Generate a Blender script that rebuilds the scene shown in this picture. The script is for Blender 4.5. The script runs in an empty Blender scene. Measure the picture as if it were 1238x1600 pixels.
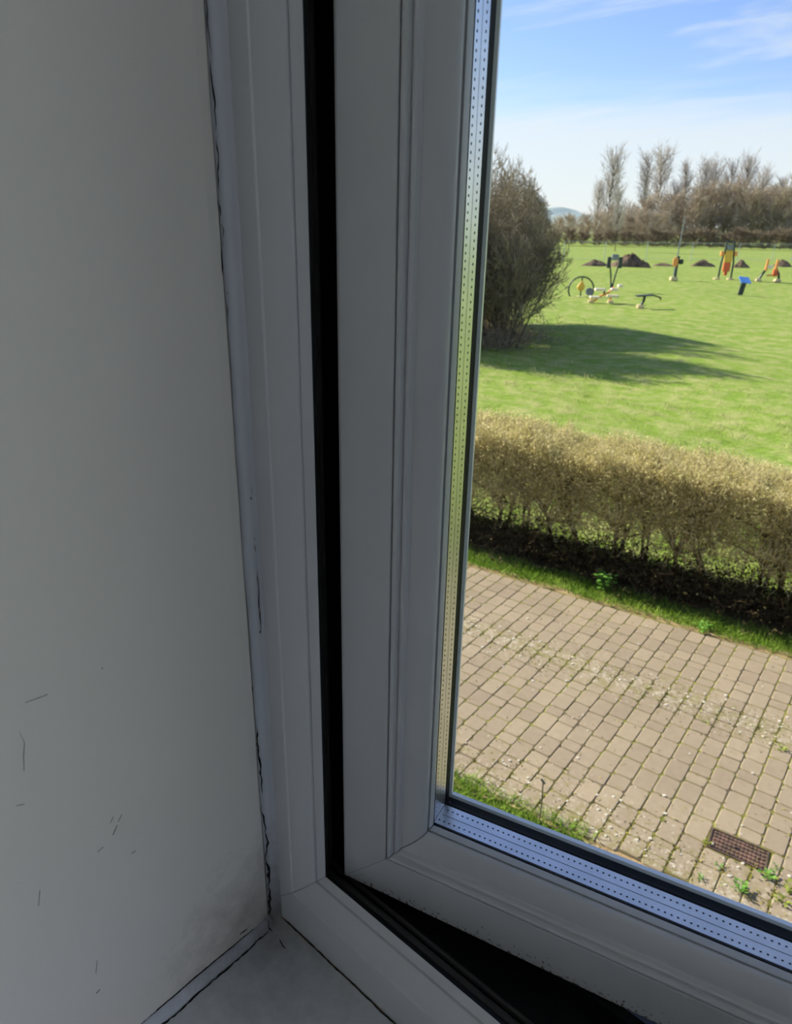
import bpy, math, random
import numpy as np
from math import sin, cos, tan, radians, pi, hypot
from mathutils import Matrix, Vector

scene = bpy.context.scene
COL = scene.collection
rng = np.random.default_rng(11)
random.seed(5)

# ---------------------------------------------------------------- camera
W, H, F = 1238.0, 1600.0, 1110.0          # photograph frame and focal length in pixels
EYE = np.array([0.0, 0.0, 4.0])           # upstairs window, 4 m above the path
PITCH, ROLL, AZ = radians(22.3), radians(1.14), radians(48.8)
_h = np.array([-cos(AZ), sin(AZ), 0.0]); _r = np.array([sin(AZ), cos(AZ), 0.0]); _u = np.array([0, 0, 1.0])
FW = _h * cos(PITCH) - _u * sin(PITCH); _u0 = _h * sin(PITCH) + _u * cos(PITCH)
RT = _r * cos(ROLL) + _u0 * sin(ROLL); UP = -_r * sin(ROLL) + _u0 * cos(ROLL)
cam_d = bpy.data.cameras.new('camera'); cam = bpy.data.objects.new('camera', cam_d); COL.objects.link(cam)
cam_d.sensor_fit = 'HORIZONTAL'; cam_d.sensor_width = 36.0; cam_d.lens = 36.0 * F / W
cam_d.clip_start = 0.01; cam_d.clip_end = 6000
cam_d.dof.use_dof = True; cam_d.dof.focus_distance = 0.50; cam_d.dof.aperture_fstop = 26.0
cam.matrix_world = Matrix(((RT[0], UP[0], -FW[0], EYE[0]), (RT[1], UP[1], -FW[1], EYE[1]),
                           (RT[2], UP[2], -FW[2], EYE[2]), (0, 0, 0, 1)))
scene.camera = cam

# ---------------------------------------------------------------- light
SUN_AZ = np.array([-0.999, -0.035, 0.0]); SUN_EL = radians(33)
def build_world():
    w = bpy.data.worlds.new('sky'); scene.world = w; w.use_nodes = True
    nt = w.node_tree; N = nt.nodes; L = nt.links; N.clear()
    out = N.new('ShaderNodeOutputWorld'); bg = N.new('ShaderNodeBackground')
    sky = N.new('ShaderNodeTexSky'); sky.sky_type = 'NISHITA'; sky.sun_disc = False
    sky.sun_elevation = SUN_EL; sky.sun_rotation = math.atan2(SUN_AZ[0], SUN_AZ[1])
    sky.air_density = 1.0; sky.dust_density = 0.25; sky.ozone_density = 3.2; sky.altitude = 20
    tc = N.new('ShaderNodeTexCoord'); sep = N.new('ShaderNodeSeparateXYZ')
    L.new(tc.outputs['Generated'], sep.inputs[0])
    # thin cirrus: direction projected on a high flat layer
    zz = N.new('ShaderNodeMath'); zz.operation = 'MAXIMUM'; zz.inputs[1].default_value = 0.0; L.new(sep.outputs['Z'], zz.inputs[0])
    za = N.new('ShaderNodeMath'); za.operation = 'ADD'; za.inputs[1].default_value = 0.10; L.new(zz.outputs[0], za.inputs[0])
    dv = N.new('ShaderNodeVectorMath'); dv.operation = 'SCALE'
    inv = N.new('ShaderNodeMath'); inv.operation = 'DIVIDE'; inv.inputs[0].default_value = 1.0; L.new(za.outputs[0], inv.inputs[1])
    L.new(tc.outputs['Generated'], dv.inputs[0]); L.new(inv.outputs[0], dv.inputs['Scale'])
    mp = N.new('ShaderNodeMapping'); mp.inputs['Rotation'].default_value = (0, 0, radians(14)); mp.inputs['Scale'].default_value = (0.55, 1.5, 1.0)
    L.new(dv.outputs[0], mp.inputs[0])
    n1 = N.new('ShaderNodeTexNoise'); n1.inputs['Scale'].default_value = 1.15; n1.inputs['Detail'].default_value = 5; n1.inputs['Roughness'].default_value = 0.58
    n1.inputs['Distortion'].default_value = 0.35
    L.new(mp.outputs[0], n1.inputs['Vector'])
    cr = N.new('ShaderNodeMapRange'); cr.inputs[1].default_value = 0.50; cr.inputs[2].default_value = 0.70; cr.inputs[3].default_value = 0.0; cr.inputs[4].default_value = 0.75
    cr.interpolation_type = 'SMOOTHSTEP'; L.new(n1.outputs['Fac'], cr.inputs[0])
    # milky band low over the horizon, broken by the same noise
    lo = N.new('ShaderNodeMapRange'); lo.inputs[1].default_value = 0.17; lo.inputs[2].default_value = 0.09; lo.inputs[3].default_value = 0.0; lo.inputs[4].default_value = 0.8
    lo.interpolation_type = 'SMOOTHSTEP'
    wob = N.new('ShaderNodeMath'); wob.operation = 'MULTIPLY_ADD'; wob.inputs[1].default_value = -0.13; L.new(n1.outputs['Fac'], wob.inputs[0])
    zb = N.new('ShaderNodeMath'); zb.operation = 'ADD'; zb.inputs[1].default_value = 0.065; L.new(sep.outputs['Z'], zb.inputs[0])
    L.new(zb.outputs[0], wob.inputs[2]); L.new(wob.outputs[0], lo.inputs[0])
    mx = N.new('ShaderNodeMath'); mx.operation = 'MAXIMUM'; L.new(cr.outputs[0], mx.inputs[0]); L.new(lo.outputs[0], mx.inputs[1])
    mix = N.new('ShaderNodeMixRGB'); L.new(mx.outputs[0], mix.inputs[0])
    tint = N.new('ShaderNodeMixRGB'); tint.blend_type = 'MULTIPLY'; tint.inputs[0].default_value = 1.0
    tint.inputs[2].default_value = (SKY_GAIN * 0.98, SKY_GAIN * 0.93, SKY_GAIN * 1.12, 1)
    L.new(sky.outputs[0], tint.inputs[1]); L.new(tint.outputs[0], mix.inputs[1])
    mix.inputs[2].default_value = (0.90, 0.93, 0.96, 1)
    L.new(mix.outputs[0], bg.inputs['Color']); bg.inputs['Strength'].default_value = 1.0
    L.new(bg.outputs[0], out.inputs[0])
SKY_GAIN = 0.175; FILL_LAMP = 17.0
build_world()
sun_d = bpy.data.lights.new('sun', 'SUN'); sun_d.energy = 8.2; sun_d.angle = radians(0.6); sun_d.color = (1.0, 0.93, 0.82)
sun = bpy.data.objects.new('sun', sun_d); COL.objects.link(sun)
_sd = Vector((SUN_AZ[0] * cos(SUN_EL), SUN_AZ[1] * cos(SUN_EL), sin(SUN_EL)))
sun.rotation_euler = _sd.to_track_quat('Z', 'Y').to_euler(); sun.location = (0, 0, 30)
vs = scene.view_settings
vs.view_transform = 'Standard'; vs.look = 'None'; vs.gamma = 1.0; vs.use_curve_mapping = False
vs.exposure = 0.0
scene.cycles.max_bounces = 6; scene.cycles.transparent_max_bounces = 16; scene.cycles.diffuse_bounces = 3; scene.cycles.glossy_bounces = 2; scene.cycles.adaptive_threshold = 0.03

# ---------------------------------------------------------------- helpers
def ray(x, y):
    d = FW * F + RT * (x - W / 2) + UP * (H / 2 - y); return d / np.linalg.norm(d)
def ground(x, y, z=0.0):                 # a point of the ground the photograph shows there
    d = ray(x, y); return EYE + d * ((z - EYE[2]) / d[2])
def proj(p):
    d = np.asarray(p, float) - EYE; z = d @ FW
    return W / 2 + F * (d @ RT) / z, H / 2 - F * (d @ UP) / z, z

def tag(o, label=None, cat=None, group=None, kind=None):
    if label: o['label'] = label
    if cat: o['category'] = cat
    if group: o['group'] = group
    if kind: o['kind'] = kind
    return o
def empty(name, loc=(0, 0, 0), rz=0.0, parent=None):
    o = bpy.data.objects.new(name, None); COL.objects.link(o); o.location = loc; o.rotation_euler = (0, 0, rz)
    o.empty_display_size = 0.1; o.parent = parent
    return o
def add(name, me, parent=None, loc=None):
    o = bpy.data.objects.new(name, me); COL.objects.link(o); o.parent = parent
    if loc is not None: o.location = loc
    return o
def mesh(name, verts, faces, mats, smooth=False, fm=None):
    me = bpy.data.meshes.new(name); me.from_pydata([tuple(map(float, v)) for v in verts], [], faces); me.update()
    for m in (mats if isinstance(mats, (list, tuple)) else [mats]): me.materials.append(m)
    if smooth: me.polygons.foreach_set('use_smooth', [True] * len(me.polygons))
    if fm: me.polygons.foreach_set('material_index', fm)
    return me
def npmesh(name, v, quads, mats, fm=None, smooth=False):
    me = bpy.data.meshes.new(name); n = len(v); k = quads.shape[1]; q = len(quads)
    me.vertices.add(n); me.vertices.foreach_set('co', np.asarray(v, np.float32).ravel())
    me.loops.add(q * k); me.loops.foreach_set('vertex_index', np.asarray(quads, np.int32).ravel())
    me.polygons.add(q); me.polygons.foreach_set('loop_start', np.arange(0, q * k, k, dtype=np.int32))
    for m in (mats if isinstance(mats, (list, tuple)) else [mats]): me.materials.append(m)
    if fm is not None: me.polygons.foreach_set('material_index', np.asarray(fm, np.int32))
    if smooth: me.polygons.foreach_set('use_smooth', np.ones(q, bool))
    me.update(calc_edges=True); me.validate()
    return me

class MB:                                 # collects simple solids into one mesh
    def __init__(s): s.v = []; s.f = []; s.m = []
    def raw(s, v, f, mi=0):
        b = len(s.v); s.v += [tuple(map(float, p)) for p in v]; s.f += [tuple(i + b for i in q) for q in f]; s.m += [mi] * len(f); return s
    def box(s, a, b, mi=0, rz=0.0, bev=0.0, c=None):
        (x0, y0, z0), (x1, y1, z1) = a, b
        if bev > 0:
            v = []; t = bev
            for z, i in ((z0, t), (z0 + t, 0), (z1 - t, 0), (z1, t)):
                v += [(x0 + i, y0 + i, z), (x1 - i, y0 + i, z), (x1 - i, y1 - i, z), (x0 + i, y1 - i, z)]
            f = [(3, 2, 1, 0), (12, 13, 14, 15)]
            for k in range(3):
                for j in range(4): f.append((4*k + j, 4*k + (j+1) % 4, 4*k + 4 + (j+1) % 4, 4*k + 4 + j))
        else:
            v = [(x0,y0,z0),(x1,y0,z0),(x1,y1,z0),(x0,y1,z0),(x0,y0,z1),(x1,y0,z1),(x1,y1,z1),(x0,y1,z1)]
            f = [(3,2,1,0),(4,5,6,7),(0,1,5,4),(1,2,6,5),(2,3,7,6),(3,0,4,7)]
        if rz:
            cx, cy = c or ((x0+x1)/2, (y0+y1)/2)
            v = [(cx + (p[0]-cx)*cos(rz) - (p[1]-cy)*sin(rz), cy + (p[0]-cx)*sin(rz) + (p[1]-cy)*cos(rz), p[2]) for p in v]
        return s.raw(v, f, mi)
    def tube(s, pts, r, n=8, mi=0, cap=True):
        pts = [Vector(p) for p in pts]; rs = r if isinstance(r, (list, tuple)) else [r] * len(pts)
        rings = []; ref = None
        for i, p in enumerate(pts):
            d = (pts[min(i+1, len(pts)-1)] - pts[max(i-1, 0)]).normalized()
            if ref is None: ref = d.orthogonal().normalized()
            a = (ref - d * ref.dot(d)).normalized(); ref = a; b = d.cross(a)
            rings.append([p + (a * cos(2*pi*k/n) + b * sin(2*pi*k/n)) * rs[i] for k in range(n)])
        v = [q for rg in rings for q in rg]; f = []
        for i in range(len(pts)-1):
            for k in range(n): f.append((i*n+k, i*n+(k+1) % n, (i+1)*n+(k+1) % n, (i+1)*n+k))
        if cap: f += [tuple(range(n-1, -1, -1)), tuple(range((len(pts)-1)*n, len(pts)*n))]
        return s.raw(v, f, mi)
    def disc(s, c, ax, r, h, n=16, mi=0, rb=None):   # short cylinder / cone about an axis
        c = Vector(c); ax = Vector(ax).normalized()
        return s.tube([c - ax*h/2, c + ax*h/2], [r if rb is None else rb, r], n, mi)
    def build(s, name, mats, parent=None, smooth=False):
        return add(name, mesh(name, s.v, s.f, mats, smooth, s.m), parent)

# ---------------------------------------------------------------- materials
def srgb(r, g, b):
    f = lambda c: (c/255/12.92) if c/255 <= 0.04045 else ((c/255+0.055)/1.055)**2.4
    return (f(r), f(g), f(b), 1)
def new_mat(name):
    m = bpy.data.materials.new(name); m.use_nodes = True; nt = m.node_tree
    return m, nt.nodes, nt.links, nt.nodes['Principled BSDF']
def noisy(name, c1, c2, scale=8, rough=0.6, bump=0.0, bscale=None, lo=0.35, hi=0.65, metal=0.0, spec=0.5, detail=4, rnd=0.0, coord='Object', dist=0.002):
    m, N, L, P = new_mat(name)
    tc = N.new('ShaderNodeTexCoord'); n = N.new('ShaderNodeTexNoise'); n.inputs['Scale'].default_value = scale; n.inputs['Detail'].default_value = detail
    L.new(tc.outputs[coord], n.inputs['Vector'])
    r = N.new('ShaderNodeValToRGB'); r.color_ramp.elements[0].position = lo; r.color_ramp.elements[1].position = hi
    r.color_ramp.elements[0].color = (*c1[:3], 1); r.color_ramp.elements[1].color = (*c2[:3], 1); L.new(n.outputs['Fac'], r.inputs[0])
    col = r.outputs[0]
    if rnd:
        oi = N.new('ShaderNodeObjectInfo'); ge = N.new('ShaderNodeNewGeometry'); ad = N.new('ShaderNodeMath'); ad.operation = 'ADD'
        L.new(oi.outputs['Random'], ad.inputs[0]); L.new(ge.outputs['Random Per Island'], ad.inputs[1])
        fr = N.new('ShaderNodeMath'); fr.operation = 'FRACT'; L.new(ad.outputs[0], fr.inputs[0])
        mr = N.new('ShaderNodeMapRange'); mr.inputs[3].default_value = 1 - rnd; mr.inputs[4].default_value = 1 + rnd; L.new(fr.outputs[0], mr.inputs[0])
        hs = N.new('ShaderNodeHueSaturation'); L.new(mr.outputs[0], hs.inputs['Value']); L.new(col, hs.inputs['Color']); col = hs.outputs[0]
    L.new(col, P.inputs['Base Color']); P.inputs['Roughness'].default_value = rough; P.inputs['Metallic'].default_value = metal
    P.inputs['Specular IOR Level'].default_value = spec
    if bump:
        nb = N.new('ShaderNodeTexNoise'); nb.inputs['Scale'].default_value = bscale or scale * 4; nb.inputs['Detail'].default_value = 5; L.new(tc.outputs[coord], nb.inputs['Vector'])
        b = N.new('ShaderNodeBump'); b.inputs['Strength'].default_value = bump; b.inputs['Distance'].default_value = dist
        L.new(nb.outputs['Fac'], b.inputs['Height']); L.new(b.outputs[0], P.inputs['Normal'])
    return m
def flat(name, c, rough=0.5, metal=0.0, spec=0.5):
    v = np.array(c[:3]); return noisy(name, tuple(v * 0.94), tuple(np.minimum(v * 1.06, 1)), 6, rough, metal=metal, spec=spec)

# white PVC with grime gathered in small specks
def pvc_mat():
    m = noisy('white_pvc', (0.74, 0.755, 0.775), (0.80, 0.81, 0.82), 5, 0.26, bump=0.02, bscale=60, spec=0.5, dist=0.001)
    return m
M_PVC = pvc_mat()
def dirty_pvc():
    m, N, L, P = new_mat('dusty_pvc')
    tc = N.new('ShaderNodeTexCoord')
    n = N.new('ShaderNodeTexNoise'); n.inputs['Scale'].default_value = 420; n.inputs['Detail'].default_value = 3; L.new(tc.outputs['Object'], n.inputs['Vector'])
    n2 = N.new('ShaderNodeTexNoise'); n2.inputs['Scale'].default_value = 22; n2.inputs['Detail'].default_value = 4; L.new(tc.outputs['Object'], n2.inputs['Vector'])
    sep = N.new('ShaderNodeSeparateXYZ'); L.new(tc.outputs['Object'], sep.inputs[0])
    lowd = N.new('ShaderNodeMapRange'); lowd.inputs[1].default_value = 0.016; lowd.inputs[2].default_value = 0.0; lowd.inputs[3].default_value = -0.2; lowd.inputs[4].default_value = 0.24
    L.new(sep.outputs['Z'], lowd.inputs[0])
    mu = N.new('ShaderNodeMath'); mu.operation = 'MULTIPLY'; L.new(lowd.outputs[0], mu.inputs[0]); L.new(n2.outputs['Fac'], mu.inputs[1])
    ad = N.new('ShaderNodeMath'); ad.operation = 'ADD'; L.new(n.outputs['Fac'], ad.inputs[0]); L.new(mu.outputs[0], ad.inputs[1])
    r = N.new('ShaderNodeMapRange'); r.inputs[1].default_value = 0.635; r.inputs[2].default_value = 0.72; L.new(ad.outputs[0], r.inputs[0])
    mx = N.new('ShaderNodeMixRGB'); mx.inputs[1].default_value = (0.74, 0.755, 0.775, 1); mx.inputs[2].default_value = (0.12, 0.115, 0.11, 1)
    L.new(r.outputs[0], mx.inputs[0]); L.new(mx.outputs[0], P.inputs['Base Color']); P.inputs['Roughness'].default_value = 0.3
    return m
M_PVC_D = dirty_pvc()
M_RUBBER = noisy('black_rubber', (0.006, 0.0065, 0.007), (0.011, 0.0115, 0.0125), 30, 0.55, spec=0.25)
M_RUBBER_G = noisy('dusty_rubber', (0.05, 0.047, 0.043), (0.075, 0.07, 0.066), 30, 0.42, spec=0.5)
M_ALU = noisy('aluminium_spacer', (0.72, 0.74, 0.76), (0.80, 0.81, 0.83), 60, 0.36, metal=1.0)
M_DOT = flat('perforation', (0.03, 0.04, 0.07), 0.8)
def glass_mat():
    m = bpy.data.materials.new('window_glass'); m.use_nodes = True; nt = m.node_tree; N = nt.nodes; L = nt.links; N.clear()
    o = N.new('ShaderNodeOutputMaterial'); t = N.new('ShaderNodeBsdfTransparent'); t.inputs[0].default_value = (0.985, 0.995, 0.99, 1)
    g = N.new('ShaderNodeBsdfGlossy'); g.inputs['Roughness'].default_value = 0.0
    fr = N.new('ShaderNodeFresnel'); fr.inputs['IOR'].default_value = 1.14
    tc = N.new('ShaderNodeTexCoord'); n = N.new('ShaderNodeTexNoise'); n.inputs['Scale'].default_value = 5; L.new(tc.outputs['Object'], n.inputs[0])
    mx = N.new('ShaderNodeMixShader'); L.new(fr.outputs[0], mx.inputs[0]); L.new(t.outputs[0], mx.inputs[1]); L.new(g.outputs[0], mx.inputs[2]); L.new(mx.outputs[0], o.inputs[0])
    return m
M_GLASS = glass_mat()
# painted plaster, with grime in the low corner by the frame
CORNER = (-0.268, 0.194, 3.58)
def plaster(name, c1, c2, rough, grime):
    m, N, L, P = new_mat(name)
    ge = N.new('ShaderNodeNewGeometry')
    n = N.new('ShaderNodeTexNoise'); n.inputs['Scale'].default_value = 6; n.inputs['Detail'].default_value = 5; L.new(ge.outputs['Position'], n.inputs['Vector'])
    mx = N.new('ShaderNodeMixRGB'); mx.inputs[1].default_value = (*c1, 1); mx.inputs[2].default_value = (*c2, 1); L.new(n.outputs['Fac'], mx.inputs[0])
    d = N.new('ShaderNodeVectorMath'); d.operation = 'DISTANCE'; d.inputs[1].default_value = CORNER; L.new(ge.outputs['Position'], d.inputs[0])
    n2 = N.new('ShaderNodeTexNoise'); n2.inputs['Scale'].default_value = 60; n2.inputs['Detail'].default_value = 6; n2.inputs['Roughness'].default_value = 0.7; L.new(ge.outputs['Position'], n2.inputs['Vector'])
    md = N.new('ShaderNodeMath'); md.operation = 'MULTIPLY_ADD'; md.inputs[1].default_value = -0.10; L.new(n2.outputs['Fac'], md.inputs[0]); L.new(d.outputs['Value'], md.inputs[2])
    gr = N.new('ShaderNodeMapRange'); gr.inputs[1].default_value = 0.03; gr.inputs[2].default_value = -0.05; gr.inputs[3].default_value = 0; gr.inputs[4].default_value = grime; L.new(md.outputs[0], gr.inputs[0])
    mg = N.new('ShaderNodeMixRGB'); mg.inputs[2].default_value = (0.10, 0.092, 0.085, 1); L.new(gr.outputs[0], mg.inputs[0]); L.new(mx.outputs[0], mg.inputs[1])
    L.new(mg.outputs[0], P.inputs['Base Color']); P.inputs['Roughness'].default_value = rough
    nb = N.new('ShaderNodeTexNoise'); nb.inputs['Scale'].default_value = 90; nb.inputs['Detail'].default_value = 5; L.new(ge.outputs['Position'], nb.inputs['Vector'])
    b = N.new('ShaderNodeBump'); b.inputs['Strength'].default_value = 0.12; b.inputs['Distance'].default_value = 0.002; L.new(nb.outputs['Fac'], b.inputs['Height']); L.new(b.outputs[0], P.inputs['Normal'])
    return m
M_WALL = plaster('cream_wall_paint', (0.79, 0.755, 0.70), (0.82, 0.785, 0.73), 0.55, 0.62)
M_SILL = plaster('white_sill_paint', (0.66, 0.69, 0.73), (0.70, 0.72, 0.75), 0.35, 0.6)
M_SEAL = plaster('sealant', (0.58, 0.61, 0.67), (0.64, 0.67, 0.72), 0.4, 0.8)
M_CRACK = flat('crack_shadow', (0.02, 0.02, 0.02), 0.9, spec=0.1)
M_SCUFF = noisy('scuff', (0.16, 0.155, 0.15), (0.3, 0.29, 0.28), 200, 0.8)
M_ROOM = noisy('grey_blue_room_paint', (0.27, 0.30, 0.33), (0.30, 0.33, 0.36), 4, 0.6)  # dark tone chosen so the unseen walls bounce less light
M_CEIL = noisy('ceiling_paint', (0.60, 0.61, 0.62), (0.66, 0.67, 0.68), 4, 0.7)
M_CARPET = noisy('carpet', (0.20, 0.18, 0.16), (0.30, 0.27, 0.24), 60, 0.95, bump=0.4)
M_BRICKWALL = noisy('rendered_brick', (0.30, 0.16, 0.11), (0.42, 0.25, 0.17), 14, 0.85, bump=0.4)

# ---------------------------------------------------------------- the room
ZS = 3.58                                  # sill top
XW = -0.2705                               # left wall plane
YF = 0.2008                                # room face of the fixed frame
FX0, FX1, FZ0, FZ1 = -0.286, 0.66, ZS, ZS + 1.18
def struct(name, mb, mats, label, cat, smooth=False):
    return tag(mb.build(name, mats, None, smooth), label, cat, kind='structure')
# left wall: plan outline swept up, its end rounded where it meets the sealant
plan = [(XW, -3.2), (XW, -1.5), (XW, -0.5), (XW, 0.0), (XW, 0.10), (XW, 0.15), (XW + 0.0003, 0.175), (XW + 0.0002, 0.187), (XW - 0.0006, 0.1925), (XW - 0.003, 0.1965), (XW - 0.006, 0.198), (XW - 0.15, 0.198), (XW - 0.15, -3.2)]
mb = MB(); n = len(plan)
v = [(x, y, 2.65) for x, y in plan] + [(x, y, 5.05) for x, y in plan]
mb.raw(v, [(i, (i+1) % n, n + (i+1) % n, n + i) for i in range(n)] + [tuple(range(n-1, -1, -1)), tuple(range(n, 2*n))])
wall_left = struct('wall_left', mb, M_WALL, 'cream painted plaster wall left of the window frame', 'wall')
mb = MB()
mb.box((-6.0, 0.02, -0.05), (XW - 0.151, 0.35, 7.2)); mb.box((XW - 0.151, 0.2725, -0.05), (FX0, 0.35, 7.2)); mb.box((XW - 0.151, 0.1985, -0.05), (FX0 - 0.0005, 0.2725, 7.2))
mb.box((FX1, 0.02, -0.05), (6.0, 0.35, 7.2)); mb.box((FX0, 0.02, -0.05), (FX1, 0.35, ZS - 0.05)); mb.box((XW, 0.02, FZ1), (FX1, 0.35, 7.2))
struct('wall_front', mb, M_BRICKWALL, 'outer wall of the building around the window opening', 'wall')
mb = MB(); mb.box((FX1 + 0.0, 0.0, 2.65), (3.0, 0.0195, 5.05)); mb.box((XW, 0.0, 2.65), (FX1, 0.0195, ZS - 0.03)); mb.box((XW, 0.0, FZ1), (FX1, 0.0195, 5.05))
mb.box((FX1 - 0.012, 0.0, ZS), (FX1, 0.199, FZ1)); mb.box((XW, 0.0, FZ1 - 0.012), (FX1 - 0.012, 0.199, FZ1))
struct('wall_lining', mb, M_WALL, 'cream plaster lining of the window wall and its reveal', 'wall')
mb = MB(); mb.box((3.0, -3.2, 2.65), (3.1, 0.0, 5.05)); struct('wall_right', mb, M_ROOM, 'grey blue painted wall across the room from the window corner', 'wall')
mb = MB(); mb.box((XW, -3.3, 2.65), (3.0, -3.2, 5.05)); struct('wall_back', mb, M_ROOM, 'grey blue painted wall at the back of the room', 'wall')
mb = MB(); mb.box((XW, -3.2, 2.55), (3.0, 0.0, 2.65)); struct('floor', mb, M_CARPET, 'grey brown carpeted floor of the room', 'floor')
mb = MB(); mb.box((XW, -3.2, 5.05), (3.0, 0.0, 5.15)); struct('ceiling', mb, M_CEIL, 'white painted ceiling of the room', 'ceiling')
mb = MB(); mb.box((XW, -0.045, ZS - 0.028), (FX1 - 0.012, YF - 0.0004, ZS), bev=0.0008)
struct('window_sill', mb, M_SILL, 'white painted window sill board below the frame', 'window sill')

# added fill lamp, out of view to the right, to brighten the room
M_SHADE, _N, _L, _P = new_mat('fill_lamp_shade'); _P.inputs['Base Color'].default_value = (0.9, 0.88, 0.84, 1)
_P.inputs['Emission Color'].default_value = (0.90, 0.94, 1.0, 1); _P.inputs['Emission Strength'].default_value = FILL_LAMP
M_LAMPM = noisy('lamp_metal', (0.30, 0.29, 0.28), (0.36, 0.35, 0.34), 10, 0.4, metal=0.8)
lamp = tag(empty('fill_lamp', (2.5, -0.27, 2.65)), 'added standing fill lamp with drum shade, out of view', 'lamp')
MB().tube([(0, 0, 0), (0, 0, 0.03)], 0.15, 24).build('base', M_LAMPM, lamp)
MB().tube([(0, 0, 0.03), (0, 0, 1.66)], 0.014, 12).build('pole', M_LAMPM, lamp)
MB().tube([(0, 0, 1.44), (0, 0, 1.76)], [0.23, 0.20], 24).build('shade', M_SHADE, lamp)

# a strip swept along a line: profile in a plane, two ends
def sweep(rows, mi=0):
    n = len(rows[0]); v = [p for r in rows for p in r]; f = []
    for i in range(len(rows)-1):
        for k in range(n-1): f.append((i*n+k, i*n+k+1, (i+1)*n+k+1, (i+1)*n+k))
    return v, f
def jit(z, s, a): return a * (sin(z*37*s) + sin(z*91*s + 1.3) * 0.6 + sin(z*211*s + 0.4) * 0.35)
rows = []
for z in np.linspace(ZS, FZ1 - 0.012, 90):
    w = jit(z, 1, 0.00022)
    a = (XW + 0.0001, 0.1925 + w); b = (XW + 0.0028 + w, YF - 0.0002)
    rows.append([(a[0] - 0.003, a[1] + 0.003, z), (a[0] + 0.0001, a[1], z), (XW + 0.0004, 0.1965, z), (XW + 0.0013, 0.1990, z), (b[0], b[1], z), (b[0], YF + 0.003, z)])
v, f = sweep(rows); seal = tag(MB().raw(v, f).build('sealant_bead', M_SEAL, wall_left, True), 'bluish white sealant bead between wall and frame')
rows = []
for y in np.linspace(-0.03, 0.193, 60):
    w = jit(y + 3, 1, 0.0003)
    rows.append([(XW - 0.002, y, ZS + 0.0062 + w), (XW + 0.0004, y, ZS + 0.0058 + w), (XW + 0.0022, y, ZS + 0.0035), (XW + 0.0046 + w, y, ZS + 0.0006), (XW + 0.0052 + w, y, ZS - 0.001)])
v, f = sweep(rows); tag(MB().raw(v, f).build('sealant_bead', M_SEAL, wall_left, True), 'sealant fillet along the sill')
# cracks: ragged dark splits along the sealant
def crack(pts, w0, nrm, side, seed, parent, name='crack', mat=None):
    r = random.Random(seed); P = [Vector(p) for p in pts]; out = []
    for i in range(len(P)-1):
        k = max(2, int((P[i+1]-P[i]).length / 0.0022))
        for j in range(k): out.append(P[i].lerp(P[i+1], j / k))
    out.append(P[-1]); n = len(out); v = []; f = []; nv = Vector(nrm); sv = Vector(side)
    drift = 0
    for i, p in enumerate(out):
        drift = drift * 0.8 + r.uniform(-1, 1) * w0 * 0.55
        w = w0 * (0.35 + r.random() * 0.9) * min(1, (i + 0.3) / 3, (n - 1 - i + 0.3) / 3)
        c = p + sv * drift + nv * 0.0004
        v += [c - sv * w / 2, c + sv * w / 2, c + sv * w / 2 - nv * 0.0008, c - sv * w / 2 - nv * 0.0008]
    for i in range(n-1):
        for k in range(4): f.append((4*i+k, 4*i+(k+1) % 4, 4*i+4+(k+1) % 4, 4*i+4+k))
    f += [(3, 2, 1, 0), (4*n-4, 4*n-3, 4*n-2, 4*n-1)]
    return add(name, mesh(name, v, f, mat or M_CRACK), parent)
def zpix(y):                               # height on the crack line for a row of the photograph
    lo, hi = 3.4, 4.4
    for _ in range(40):
        mid = (lo + hi) / 2
        if proj((XW, 0.193, mid))[1] > y: lo = mid
        else: hi = mid
    return lo
nr = (0.82, -0.57, 0); sd = (0.57, 0.82, 0)
for k, (ya, yb, w) in enumerate([(-30, 88, .0005), (96, 205, .0008), (212, 300, .0008), (306, 345, .001), (350, 372, .0016), (378, 428, .0011), (455, 460, .0006), (476, 495, .0012),
                                 (1048, 1056, .0006), (1070, 1082, .001), (1138, 1240, .0010), (1258, 1300, .001), (1300, 1345, .0013), (1345, 1385, .0019), (1385, 1432, .0014)]):
    crack([(XW + 0.0002, 0.1934, zpix(ya)), (XW + 0.0002, 0.1934, zpix(yb))], w, nr, sd, 40 + k, wall_left)
for k, (x, ya, yb, w) in enumerate([(0.0020, 765, 776, .0008), (0.0024, 780, 784, .0010), (0.0022, 844, 848, .0008), (0.0024, 856, 866, .001), (0.0030, 896, 990, .0004), (0.0030, 990, 994, .0012)]):
    crack([(XW + x - 0.0008, 0.1990, zpix(ya)), (XW + x - 0.0008, 0.1990, zpix(yb))], w, nr, sd, 70 + k, wall_left)
up = (0, 0, 1)
crack([(XW + 0.0055, 0.188, ZS), (XW + 0.0052, 0.15, ZS), (XW + 0.0050, 0.02, ZS)], 0.0010, up, (1, 0, 0), 3, wall_left)
crack([(XW + 0.0003, 0.180, ZS + 0.0062), (XW + 0.0003, 0.10, ZS + 0.006), (XW + 0.0003, 0.02, ZS + 0.006)], 0.0004, (1, 0, 0), up, 4, wall_left)
crack([(XW + 0.0002, 0.176, ZS + 0.010), (XW + 0.0002, 0.170, ZS + 0.010)], 0.0014, (1, 0, 0), up, 5, wall_left)
crack([(XW + 0.001, 0.191, ZS + 0.004), (XW + 0.005, 0.189, ZS + 0.0025), (XW + 0.007, 0.190, ZS + 0.001)], 0.0016, (0.6, -0.5, 0.6), (0, 0.5, 0.7), 6, wall_left)
crack([(XW + 0.004, 0.189, ZS), (XW + 0.0035, 0.180, ZS + 0.001)], 0.0022, up, (1, 0, 0), 8, wall_left)
crack([(XW + 0.014, 0.1895, ZS), (XW + 0.022, 0.1885, ZS)], 0.0012, up, (0, 1, 0), 9, wall_left)
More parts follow.
